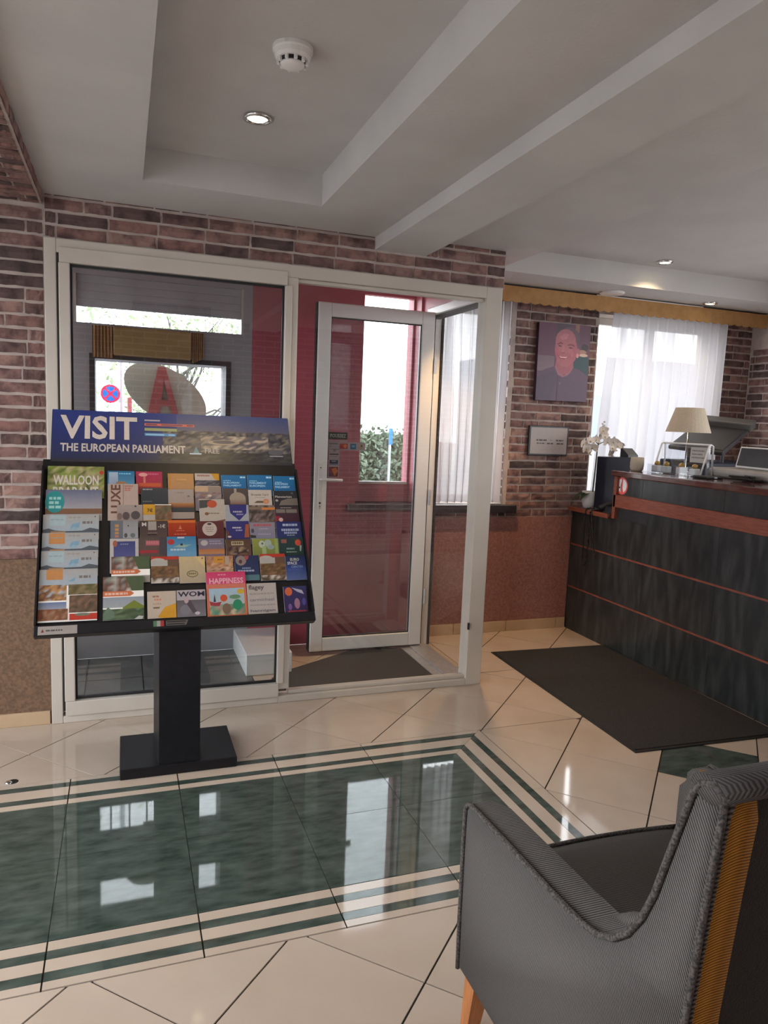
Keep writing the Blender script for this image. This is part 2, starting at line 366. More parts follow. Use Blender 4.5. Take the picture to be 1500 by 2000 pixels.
# ------------------------------------------------------------------ walls
RND = random.Random(4)
def brick_meshes():
    out = []
    for k in range(10):
        L_ = .206; rr = random.Random(k); bm = bmesh.new(); nx, nz = 5, 2; d = .008
        g = [[None] * (nz + 1) for _ in range(nx + 1)]
        for i in range(nx + 1):
            for j in range(nz + 1):
                x = (i / nx - .5) * L_; z = (j / nz - .5) * .0465; ed = i in (0, nx) or j in (0, nz)
                g[i][j] = bm.verts.new((x + (rr.uniform(-.002, .002) if ed else 0), -d * (.55 if ed else 1) + rr.uniform(-.0015, .0015), z + (rr.uniform(-.0022, .0022) if j in (0, nz) else 0)))
        for i in range(nx):
            for j in range(nz): bm.faces.new((g[i][j], g[i + 1][j], g[i + 1][j + 1], g[i][j + 1]))
        rim = [g[i][0] for i in range(nx + 1)] + [g[nx][j] for j in range(1, nz + 1)] + [g[i][nz] for i in range(nx - 1, -1, -1)] + [g[0][j] for j in range(nz - 1, 0, -1)]
        back = [bm.verts.new((v.co.x, .006, v.co.z)) for v in rim]
        for i in range(len(rim)): bm.faces.new((rim[i], back[i], back[(i + 1) % len(rim)], rim[(i + 1) % len(rim)]))
        bmesh.ops.recalc_face_normals(bm, faces=bm.faces)
        me = bpy.data.meshes.new('brick'); bm.to_mesh(me); bm.free(); me.materials.append(M_brick); out.append(me)
    return out
BM = brick_meshes()
def lay(parent, F, u0, u1, v0, v1, holes=(), course=.0585, phase=0, limit=300):
    """bricks over u0..u1 x v0..v1; F maps the brick's local frame (x along, -y out, z up) at (u,v) to world; cut bricks are scaled"""
    n = 0; row = 0; v = v0
    while v < v1 - .012:
        h = min(course, v1 - v); off = (.1075 if row % 2 else 0) + phase + RND.uniform(-.012, .012)
        u = u0 - off % .215
        while u < u1:
            L_ = .215
            if RND.random() < .16: L_ = .12
            a, b = max(u, u0), min(u + L_, u1); u += L_
            segs = [(a, b)]
            for h0, h1, k0, k1 in holes:
                if v + h * .5 > k0 and v + h * .5 < k1:
                    segs = [s for p, q in segs for s in ((p, min(q, h0)), (max(p, h1), q)) if s[1] - s[0] > .02]
            for p, q in segs:
                if q - p < .025 or n >= limit: continue
                M = F((p + q) / 2, v + h / 2) @ Matrix.Diagonal(((q - p - .011) / .206, 1, (h - .0125) / .0465, 1))
                meshob('brick', RND.choice(BM), parent, M); n += 1
        v += course; row += 1
    return n
def F_y(y): return lambda u, v: Matrix.Translation((u, y, v))
W_B = (-2.1, -1.05, .5, 2.34); W_S = (-.2, 3.4, .10, 2.60); W_P = (3.80, 4.56, .04, 2.30); W_L = (.25, 3.35, .45, 2.30)
# front partition wall (brick veneer, big glazed opening)
bm = bmesh.new(); box(bm, -2.2, -.327, YF, YF + .12, 0, 2.47); box(bm, -.327, 1.985, YF, YF + .12, 2.253, 2.47)
wall_front = struct('wall_front', bm, M_mortar)
lay(wall_front, F_y(YF), -1.28, -.329, .80, 2.39, course=.0585)
lay(wall_front, F_y(YF), -.327, 1.985, 2.255, 2.46, holes=[(1.225, 1.51, 2.375, 2.5)], course=.0585, phase=.06)
bm = bx(-.85, -.329, YF - .016, YF, .06, .805); ob('dado_panel', bm, M_dadof, wall_front)
bm = bx(-1.3, -.85, YF - .016, YF, .06, .805); ob('dado_panel', bm, M_dadof, wall_front)
bb = empty('baseboard_front', (-.6, YF, 0)); bb['kind'] = 'structure'
for k in range(3): ob('baseboard_tile', bx(-.331 - .43 * (k + 1), -.334 - .43 * k, YF - .024, YF, 0, .066, bev=.002), M_base, bb)
# porch (vestibule) shell
bm = bmesh.new(); wall_grid(bm, 'x', -.60, -.50, YF + .12, YB, 0, 2.44, [(3.80, 4.56, .04, 2.30)]); struct('wall_porch_left', bm, M_slate)
wl = empty('door_2', (-.55, 4.18, .04)); wl['kind'] = 'structure'
ob('door_frame', bxs([(-.57, -.53, 3.80, 4.56, .04, .10), (-.57, -.53, 3.80, 4.56, 2.25, 2.30), (-.57, -.53, 3.80, 3.85, .10, 2.25), (-.57, -.53, 4.51, 4.56, .10, 2.25)]), M_dwhite, wl); ob('glass_pane', bx(-.553, -.547, 3.85, 4.51, .10, 2.25), M_glass, wl)
struct('ceiling_porch', bx(-.60, 1.985, YF + .12, YB, 2.41, 2.44), M_red)
struct('wall_porch_right', bxs([(1.895, 1.985, YF + .12, YB, 2.245, 2.41), (1.895, 1.985, 4.47, YB, 0, 2.245)]), M_red)
# far wall with its windows
W_A = (-.153, .597, 1.47, 1.80); W_A2 = (-.153, .597, .975, 1.265); W_T = (-.262, .700, 2.0, 2.27)
W_R = (1.46, 1.88, .95, 2.37); W_C1 = (2.03, 2.565, .95, 2.34); W_C2 = (3.292, 4.45, .95, 2.35)
bm = bmesh.new(); wall_grid(bm, 'y', YB, YB + .24, 1.985, 4.75, 0, 2.70, [W_C1, W_C2]); wall_far = struct('wall_far', bm, M_mortar)
bm = bmesh.new(); wall_grid(bm, 'y', YB, YB + .24, .755, 1.985, 0, 2.44, [W_R]); struct('wall_porch_red', bm, M_red)
bm = bmesh.new(); wall_grid(bm, 'y', YB, YB + .24, -.60, .755, 0, 2.44, [W_A, W_A2, W_T]); struct('wall_porch_far', bm, M_slate)
lay(wall_far, F_y(YB), 2.60, 3.285, .853, 2.46, holes=[])
lay(wall_far, F_y(YB), 2.0, 2.60, .853, .888)
lay(wall_far, F_y(YB), 4.46, 4.75, .93, 2.45)
def F_px(x): return lambda u, v: Matrix.Translation((x, u, v)) @ Matrix.Rotation(PI / 2, 4, 'Z')   # brick reveal facing +x
ob('dado_panel', bx(1.985, 2.66, YB - .014, YB, .08, .853), M_dado, wall_far)
ob('dado_panel', bx(2.66, 3.166, YB - .014, YB, .08, .853), M_dado, wall_far)
bb = empty('baseboard_far', (2.5, YB, 0)); bb['kind'] = 'structure'
for a, b in ((1.985, 2.229), (2.229, 2.657), (2.657, 3.087), (3.087, 3.166)): ob('baseboard_tile', bx(a + .002, b - .002, YB - .022, YB, 0, .078, bev=.002), M_base, bb)
# remaining room shell
bm = bmesh.new(); wall_grid(bm, 'x', 4.75, 4.9, -.3, YB + .24, 0, 2.70, [W_S]); wr = struct('wall_right', bm, M_mortar)
wl = empty('window_9', (4.8, 1.6, 1.0)); wl['kind'] = 'structure'
ob('window_frame', bxs([(4.80, 4.86, -.2, 3.4, .10, .16), (4.80, 4.86, -.2, 3.4, 2.54, 2.60)] + [(4.80, 4.86, y, y + .06, .16, 2.54) for y in (-.2, .98, 2.16, 3.34)]), M_frame, wl); ob('pane', bx(4.826, 4.832, -.14, 3.34, .16, 2.54), M_glass, wl)
lay(wr, lambda u, v: Matrix.Translation((4.75, u, v)) @ Matrix.Rotation(-PI / 2, 4, 'Z'), 4.0, 4.58, 1.2, 2.4, limit=60)
bm = bmesh.new(); wall_grid(bm, 'y', -.42, -.3, -2.35, 4.9, 0, 2.70, [W_B]); struct('wall_behind', bm, M_brickw)
wl = empty('window_8', (-1.3, -.36, .5)); wl['kind'] = 'structure'
ob('window_frame', bxs([(-2.1, -1.05, -.38, -.33, .5, .56), (-2.1, -1.05, -.38, -.33, 2.28, 2.34), (-2.1, -2.04, -.38, -.33, .56, 2.28), (-1.11, -1.05, -.38, -.33, .56, 2.28)]), M_frame, wl); ob('pane', bx(-2.04, -1.11, -.358, -.353, .56, 2.28), M_glass, wl)
bm = bmesh.new(); wall_grid(bm, 'x', -2.35, -2.2, -.3, YF + .12, 0, 2.70, [W_L]); struct('wall_left', bm, M_mortar)
wl = empty('window_5', (-2.27, 1.8, .45)); wl['kind'] = 'structure'
ob('window_frame', bxs([(-2.30, -2.24, .25, 3.35, .45, .51), (-2.30, -2.24, .25, 3.35, 2.24, 2.30), (-2.30, -2.24, .25, .31, .51, 2.24), (-2.30, -2.24, 3.29, 3.35, .51, 2.24), (-2.30, -2.24, 1.25, 1.31, .51, 2.24), (-2.30, -2.24, 2.28, 2.34, .51, 2.24)]), M_frame, wl)
ob('pane', bx(-2.274, -2.268, .31, 3.29, .51, 2.24), M_glass, wl)

# ------------------------------------------------------------------ ceiling
Z0 = 2.44
ceil = struct('ceiling', bx(-2.35, 4.9, -.42, YB + .24, 2.70, 2.80), M_ceil)
def cpart(name, l, bev=0): return ob(name, bxs(l, bev=bev, seg=2), M_ceil, ceil)
cpart('soffit', [(-2.2, .08, -.3, YF, Z0, 2.70)]); cpart('soffit', [(.08, .835, 3.26, YF, Z0, 2.70)])
cpart('recess_panel', [(.08, .835, -.3, 3.26, 2.575, 2.70)], 0)
cpart('ceiling_beam', [(.835, 1.24, -.3, YF, Z0, 2.70)]); cpart('ceiling_beam', [(1.225, 1.51, -.3, YF, 2.378, 2.70)])
cpart('soffit', [(1.50, 2.16, -.3, 4.14, 2.458, 2.70)]); cpart('soffit', [(1.985, 4.75, 4.12, YB, 2.462, 2.70)])
cpart('recess_panel', [(2.14, 4.75, -.3, 4.13, 2.605, 2.70)], 0)
tb = struct('trim_1', bx(-2.2, -.335, -.3, YF, 2.395, 2.47), M_mortar)      # brick-clad bulkhead at the left
def F_dn(z): return lambda u, v: Matrix.Translation((u, v, z)) @ Matrix.Rotation(PI / 2, 4, 'X')
lay(tb, F_dn(2.395), -.95, -.338, 1.9, YF - .02, limit=150)
def F_fx(x): return lambda u, v: Matrix.Translation((x, u, v)) @ Matrix.Rotation(PI / 2, 4, 'Z')
lay(tb, F_fx(-.335), 1.6, YF - .01, 2.397, 2.46, limit=60)

# ------------------------------------------------------------------ glazed front partition
f0, f1 = 3.628, 3.70
fr = empty('window_1', (.8, YF, 0)); fr['kind'] = 'structure'
def fp(name, l, m=M_frame, bev=.004): return ob(name, bxs(l, bev=bev, seg=2), m, fr)
fp('frame_post', [(-.327, -.277, f0, f1, 0, 2.252)]); fp('frame_post', [(.765, .822, f0, f1, .075, 2.19)]); fp('frame_post', [(1.865, 1.962, f0, f1 + .03, 0, 2.252)])
fp('frame_rail', [(-.277, 1.865, f0, f1, 2.19, 2.252)]); fp('frame_rail', [(-.277, .765, f0, f1, 0, .035)]); fp('frame_rail', [(.765, 1.865, f0, f1, 0, .038)])
fp('glazing_bead', [(.822, 1.865, f0 + .02, f1 - .01, .038, .058)]); fp('glazing_bead', [(.822, 1.865, f0 + .02, f1 - .01, 2.172, 2.19)])
fp('sash_rail', [(-.265, .765, f0 - .012, f1 - .012, .038, .11)]); fp('sash_rail', [(-.265, .765, f0 - .012, f1 - .012, 2.148, 2.215)])
fp('sash_stile', [(-.268, -.222, f0 - .012, f1 - .012, .11, 2.148)]); fp('sash_stile', [(.756, .79, f0 - .012, f1 - .012, .11, 2.148)])
fp('gasket', [(-.277, -.268, f0 + .004, f0 + .02, .06, 2.19)], M_gasket, 0)
fp('gasket', [(-.222, .756, 3.645, 3.66, .11, .121), (-.222, .756, 3.645, 3.66, 2.137, 2.148), (-.222, -.213, 3.645, 3.66, .121, 2.137), (.747, .756, 3.645, 3.66, .121, 2.137)], M_gasket, 0)
fp('glass_pane', [(-.215, .75, 3.655, 3.661, .115, 2.143)], M_glass_d, 0)
fp('glass_pane', [(.822, 1.866, 3.666, 3.672, .056, 2.174)], M_glass, 0)
fp('latch_plate', [(1.858, 1.866, 3.615, 3.629, .335, .375)], M_gasket, .001)
# opening in the porch side: header, jamb, threshold
sd = empty('trim_2', (1.9, 4.0, 0)); sd['kind'] = 'structure'
ob('header', bx(1.872, 1.955, f1 + .02, 4.47, 2.19, 2.245, bev=.006), M_dwhite, sd); ob('header_gasket', bx(1.88, 1.93, f1 + .02, 4.40, 2.172, 2.191), M_gasket, sd)
ob('jamb', bx(1.885, 1.955, 4.41, 4.47, 0, 2.2, bev=.004), M_dwhite, sd); ob('jamb_gasket', bx(1.955, 1.968, 4.40, 4.46, 0, 2.2), M_gasket, sd)
th = ob('threshold', bxs([(1.74, 1.80, 3.73, 4.37, 0, .012), (1.80, 1.93, 3.73, 4.37, 0, .02)], bev=.003), M_alu, sd)
# the open door
d0, d1 = 4.33, 4.385
dr = empty('door_1', (1.88, 4.36, 0)); dr['kind'] = 'structure'
def dp(name, l, m=M_dwhite, bev=.005, parent=dr): return ob(name, bxs(l, bev=bev, seg=2), m, parent)
dp('stile', [(1.108, 1.19, d0, d1, .028, 2.203)]); dp('stile', [(1.785, 1.872, d0, d1, .028, 2.203)])
dp('rail', [(1.19, 1.785, d0, d1, .028, .115)]); dp('rail', [(1.19, 1.785, d0, d1, 2.12, 2.203)])
dp('gasket', [(1.19, 1.785, d0 + .01, d0 + .02, .115, .122), (1.19, 1.785, d0 + .01, d0 + .02, 2.113, 2.12), (1.19, 1.195, d0 + .01, d0 + .02, .122, 2.113), (1.78, 1.785, d0 + .01, d0 + .02, .122, 2.113)], M_gasket, 0)
dp('edge_seal', [(1.10, 1.108, d0 + .01, d1, .03, 2.2), (1.108, 1.872, d0 + .012, d1, .018, .028), (1.872, 1.88, d0 + .01, d1, .03, 2.2)], M_gasket, 0)
dp('glass_pane', [(1.188, 1.787, 4.352, 4.358, .113, 2.122)], M_glass_d, 0)
hp = dp('handle_plate', [(1.132, 1.160, d0 - .008, d0, .945, 1.235)], M_dev_w, .003)
bm = bmesh.new(); tube(bm, [(1.146, d0, 1.135), (1.146, d0 - .045, 1.135), (1.160, d0 - .052, 1.135), (1.275, d0 - .052, 1.132)], [.009, .009, .010, .008], 10); ob('lever', bm, M_dev_w, hp, smooth=True)
bm = bmesh.new()
for z, r in ((1.205, .004), (.985, .007), (.965, .004), (.955, .003)): lathe(bm, [(r, 0), (r, .0015)], (1.146, d0 - .008, z), 10, Matrix.Rotation(PI / 2, 3, 'X'))
ob('keyhole', bm, M_gasket, hp)
for z in (.36, 1.02, 1.87):
    bm = bmesh.new(); tube(bm, [(1.885, d0 - .006, z - .05), (1.885, d0 - .006, z + .05)], .009, 10); ob('hinge', bm, M_alu, dr, smooth=False)

# ------------------------------------------------------------------ print helper: flat artwork as coloured faces
TXT = {}
def glyphs(s, bold):
    k = (s, bold)
    if k in TXT: return TXT[k]
    cu = bpy.data.curves.new('t', 'FONT'); cu.body = s; cu.resolution_u = 2; cu.offset = .026 if bold else 0
    o = bpy.data.objects.new('t', cu); COL.objects.link(o)
    me = bpy.data.meshes.new_from_object(o.evaluated_get(bpy.context.evaluated_depsgraph_get()))
    vs = [(v.co.x, v.co.y) for v in me.vertices]; fs = [tuple(p.vertices) for p in me.polygons]
    bpy.data.objects.remove(o); bpy.data.curves.remove(cu); bpy.data.meshes.remove(me)
    x0 = min(v[0] for v in vs); x1 = max(v[0] for v in vs); y0 = min(v[1] for v in vs); y1 = max(v[1] for v in vs)
    TXT[k] = ([((x - x0) / (x1 - x0), (y - y0) / (y1 - y0)) for x, y in vs], fs); return TXT[k]
def artwork(name, W, H, items, mw, parent, k=K, y=-.0006, bg=None):
    """items in fractions of W x H, origin top-left; later items lie in front. local frame: x across, -y out, z up from the sheet's foot"""
    vs, fs, cs = [], [], []
    def face(pts, cols, d):
        i = len(vs); vs.extend(((p[0] - .5) * W, y - d, (1 - p[1]) * H) for p in pts); fs.append(tuple(range(i, i + len(pts)))); cs.append(cols)
    if bg: items = [('r', 0, 0, 1, 1, *bg)] + list(items)
    for n, it in enumerate(items):
        d = n * .00007; t = it[0]
        if t == 'r':
            c = alb(it[5], k); c2 = alb(it[6], k) if len(it) > 6 else c; a, b, e, g = it[1:5]
            face([(a, g), (e, g), (e, b), (a, b)], [c2, c2, c, c], d)
        elif t == 'c':
            c = alb(it[5], k); face([(it[1] + it[3] * math.cos(q * PI / 10), it[2] - it[4] * math.sin(q * PI / 10)) for q in range(20)], [c] * 20, d)
        elif t == 'p':
            c = alb(it[2], k); pts = it[1]
            s = sum(pts[i][0] * pts[(i + 1) % len(pts)][1] - pts[(i + 1) % len(pts)][0] * pts[i][1] for i in range(len(pts)))
            pts = pts[::-1] if s > 0 else pts; face(pts, [c] * len(pts), d)
        elif t == 'm':
            a, b, e, g, nx, ny, pal, seed = it[1:9]; rr = random.Random(seed)
            tone = lambda c, q: [x * q for x in c]; G = [[tone(alb(rr.choice(pal), k), rr.uniform(.75, 1.2)) for _ in range(ny + 1)] for _ in range(nx + 1)]
            jit = lambda i, j: ((rr2[i][j][0] if 0 < i < nx else 0), (rr2[i][j][1] if 0 < j < ny else 0)); rr2 = [[(rr.uniform(-.3, .3), rr.uniform(-.3, .3)) for _ in range(ny + 1)] for _ in range(nx + 1)]
            P = [[(a + (e - a) * (i + jit(i, j)[0]) / nx, b + (g - b) * (j + jit(i, j)[1]) / ny) for j in range(ny + 1)] for i in range(nx + 1)]
            for i in range(nx):
                for j in range(ny): face([P[i][j + 1], P[i + 1][j + 1], P[i + 1][j], P[i][j]], [G[i][j + 1], G[i + 1][j + 1], G[i + 1][j], G[i][j]], d)
        elif t == 'l':                          # a line of print too small to read
            rr = random.Random(n); x = it[1]; c = alb(it[5], k)
            while x < it[3]:
                q = min(it[3], x + rr.uniform(.04, .11)); face([(x, it[2] + it[4]), (q, it[2] + it[4]), (q, it[2]), (x, it[2])], [c] * 4, d); x = q + .018
        elif t in 'tv':                         # readable words in a box: x0,y0,x1,y1 (v: turned a quarter, reading upwards)
            a, b, e, g, s, c = it[1:7]; c = alb(c, k); V, Fc = glyphs(s, len(it) < 8)
            i = len(vs)
            for X, Y in V:
                p = (a + (e - a) * X, g - (g - b) * Y) if t == 't' else (e - (e - a) * Y, g - (g - b) * X)
                if t == 'v': p = (a + (e - a) * (1 - Y), g - (g - b) * X)
                vs.append(((p[0] - .5) * W, y - d, (1 - p[1]) * H))
            for q in Fc: fs.append(tuple(i + z for z in q)); cs.append([c] * len(q))
    me = bpy.data.meshes.new(name); me.from_pydata(vs, [], fs)
    ca = me.color_attributes.new('Col', 'FLOAT_COLOR', 'CORNER'); i = 0
    for q in cs:
        for c in q: ca.data[i].color = (*c[:3], 1); i += 1
    me.materials.append(M_print)
    return meshob(name, me, parent, mw)

# ------------------------------------------------------------------ brochure stand
st = thing('brochure_stand', 'black floor-standing brochure rack with blue banner in front of the glazed partition', 'display rack', (.215, 3.14, 0))
ob('base', bx(-.02, .456, 2.977, 3.315, 0, .045, bev=.003), M_black, st)
bm = bmesh.new(); prism(bm, [(.118, 3.115), (.134, 2.985), (.300, 2.985), (.312, 3.115)], .045, .66, 'z'); ob('column', bm, M_black, st)
SL = Vector((0, .43, .605)).normalized(); NB = Vector((0, SL.z, -SL.y))      # up the slope; into the board
MB = Matrix(((1, 0, 0, .225), (0, NB.y, SL.y, 2.95), (0, NB.z, SL.z, .64), (0, 0, 0, 1)))
bm = bmesh.new(); box(bm, -.548, .548, 0, .03, -.004, .79); ob('board', bm, M_black, st, mw=MB)
bm = bmesh.new(); box(bm, -.548, .548, -.030, .004, -.012, .030, bev=.003); box(bm, -.548, -.541, -.030, 0, .03, .74); box(bm, .541, .548, -.030, 0, .03, .74); ob('lip', bm, M_black, st, mw=MB)
# banner, leaning a little further back
B0 = Vector((0, 3.385, 1.247)); B1 = Vector((0, 3.545, 1.498)); D = (B1 - B0); HB = D.length; D.normalize(); Y2 = Vector((0, D.z, -D.y))
MBN = Matrix(((1, 0, 0, .232), (0, Y2.y, D.y, B0.y), (0, Y2.z, D.z, B0.z), (0, 0, 0, 1)))
bm = bmesh.new(); box(bm, -.527, .532, 0, .012, -.01, HB, bev=.001); bn = ob('banner', bm, M_black, st, mw=MBN)
city = ['#3a3a44', '#4a4a50', '#2c2e38', '#6a645e', '#5a5450', '#242830', '#44424a']
MBNa = MBN @ Matrix.Translation((.0025, 0, 0))
artwork('banner_print', 1.055, HB, [
    ('r', 0, 0, 1, .55, '#27336a', '#252c55'), ('r', 0, .55, 1, 1, '#252c55', '#26272f'), ('r', .5, 0, 1, .30, '#35406a', '#4a4c62'),
    ('m', .44, .30, 1, .70, 40, 12, city, 3), ('m', .60, .38, .90, .62, 16, 6, ['#8a8076', '#6a645e', '#4a4650', '#3c3c46', '#94887c'], 5), ('c', .70, .50, .07, .045, '#85796c'), ('c', .70, .49, .05, .03, '#4c4a50'),
    ('r', .42, .70, 1, .86, '#2c2c34', '#26272f'), ('m', .42, .68, 1, .86, 30, 5, ['#24262c', '#2c2e34', '#30302e', '#383a3c'], 8), ('r', .0, .84, 1, 1, '#2a2b33', '#25262d'),
    ('t', .030, .09, .335, .50, 'VISIT', '#ada5a0'), ('t', .033, .575, .533, .715, 'THE EUROPEAN PARLIAMENT', '#a39c98'),
    ('l', .365, .125, .43, .025, '#8a8690'), ('r', .365, .19, .575, .235, '#a5564a'), ('l', .37, .20, .57, .022, '#5a3a4c'), ('r', .365, .275, .50, .325, '#7f8560'), ('r', .365, .365, .495, .415, '#47749e'), ('l', .37, .38, .49, .022, '#7aa0bc'),
    ('p', [(.565, .70), (.578, .58), (.592, .70)], '#4f6f78'), ('r', .55, .70, .60, .725, '#8ea2b0'), ('t', .615, .615, .678, .70, 'FREE', '#8a8680'),
    ('c', .93, .66, .035, .05, '#4a4a52'), ('r', .90, .72, .96, .735, '#8a8c9c')], MBNa, bn, k=.75)
# printed strips on the lip
lp = MB @ Matrix.Translation((-.4635, -.030, -.010)); artwork('lip_label', .138, .034, [('r', 0, 0, 1, 1, '#8d8682'), ('p', [(.08, .7), (.12, .3), (.16, .7)], '#6a2c2c'), ('l', .2, .42, .62, .18, '#4a4644')], lp, st)
lp = MB @ Matrix.Translation((-.048, -.030, -.004)); artwork('lip_label', .135, .030, [('r', 0, .1, .1, .9, '#4a6a50'), ('r', .1, .1, .2, .9, '#8a8a86'), ('r', .2, .1, .30, .9, '#8a3434'), ('p', [(.36, .15), (1, .15), (.94, .85), (.36, .85)], '#5a5652'), ('r', .38, .25, .93, .42, '#262324'), ('r', .38, .58, .90, .74, '#262324')], lp, st)

# ------------------------------------------------------------------ brochures, each one a thing
GREYS = ['#3c3a3a', '#565250', '#6e6864', '#2a2828', '#8a827c']
def sci(orange):
    c = '#a8764a' if orange else '#8fa0a4'
    return [('r', 0, 0, 1, 1, '#94918e', '#8d9aa4'), ('r', .12, .02, .40, .62, c), ('l', .14, .25, .36, .05, '#7c8a90'), ('l', .46, .12, .68, .09, '#8a8480'), ('p', [(.52, .52), (.66, .44), (.64, .72), (.48, .78)], '#6f8ea2'), ('p', [(.46, .86), (.56, .66), (.64, .84)], '#7d96a6'), ('l', .70, .38, .88, .14, '#6c6562'), ('c', .93, .12, .012, .03, '#3a3634'), ('p', [(0, .84), (.10, .76), (.22, .88), (.4, .92), (.7, .90), (.84, .74), (1, .84), (1, 1), (0, 1)], '#4d5157'), ('r', .14, .93, .4, 1, '#9a7450')]
EP = lambda: [('r', 0, 0, 1, 1, '#1c6496', '#1f5a8c'), ('l', .76, .10, .97, .12, '#9cc0da'), ('l', .08, .38, .38, .06, '#7eb0d2')]
REDTOP = lambda s: [('r', 0, 0, 1, 1, '#5a4438'), ('r', 0, 0, 1, .12, '#a03426'), ('c', .25, .16, .26, .10, '#a09890'), ('r', 0, .14, .60, .36, '#989490'), ('m', .0, .36, 1, .78, 9, 6, ['#5c4632', '#6a5238', '#4a3a2e', '#7a5a40'], s), ('m', 0, .80, 1, 1, 9, 2, ['#b0a8a0', '#6a5a4c', '#4a3c34'], s + 1)]
ARROW = lambda f: [('m', 0, 0, 1, .34 * f, 10, 4, ['#8a847e', '#5a3a34', '#b0aaa4', '#6a4c40', '#4a4a48', '#7c8076'], 21), ('p', [(.55, 0), (1, 0), (1, .34 * f), (.7, .34 * f)], '#46523c'), ('p', [(0, .34 * f), (.68, .34 * f), (.76, .40 * f), (.66, .46 * f), (0, .46 * f)], '#b06444'), ('l', .05, .375 * f, .6, .05 * f, '#c9a594')]
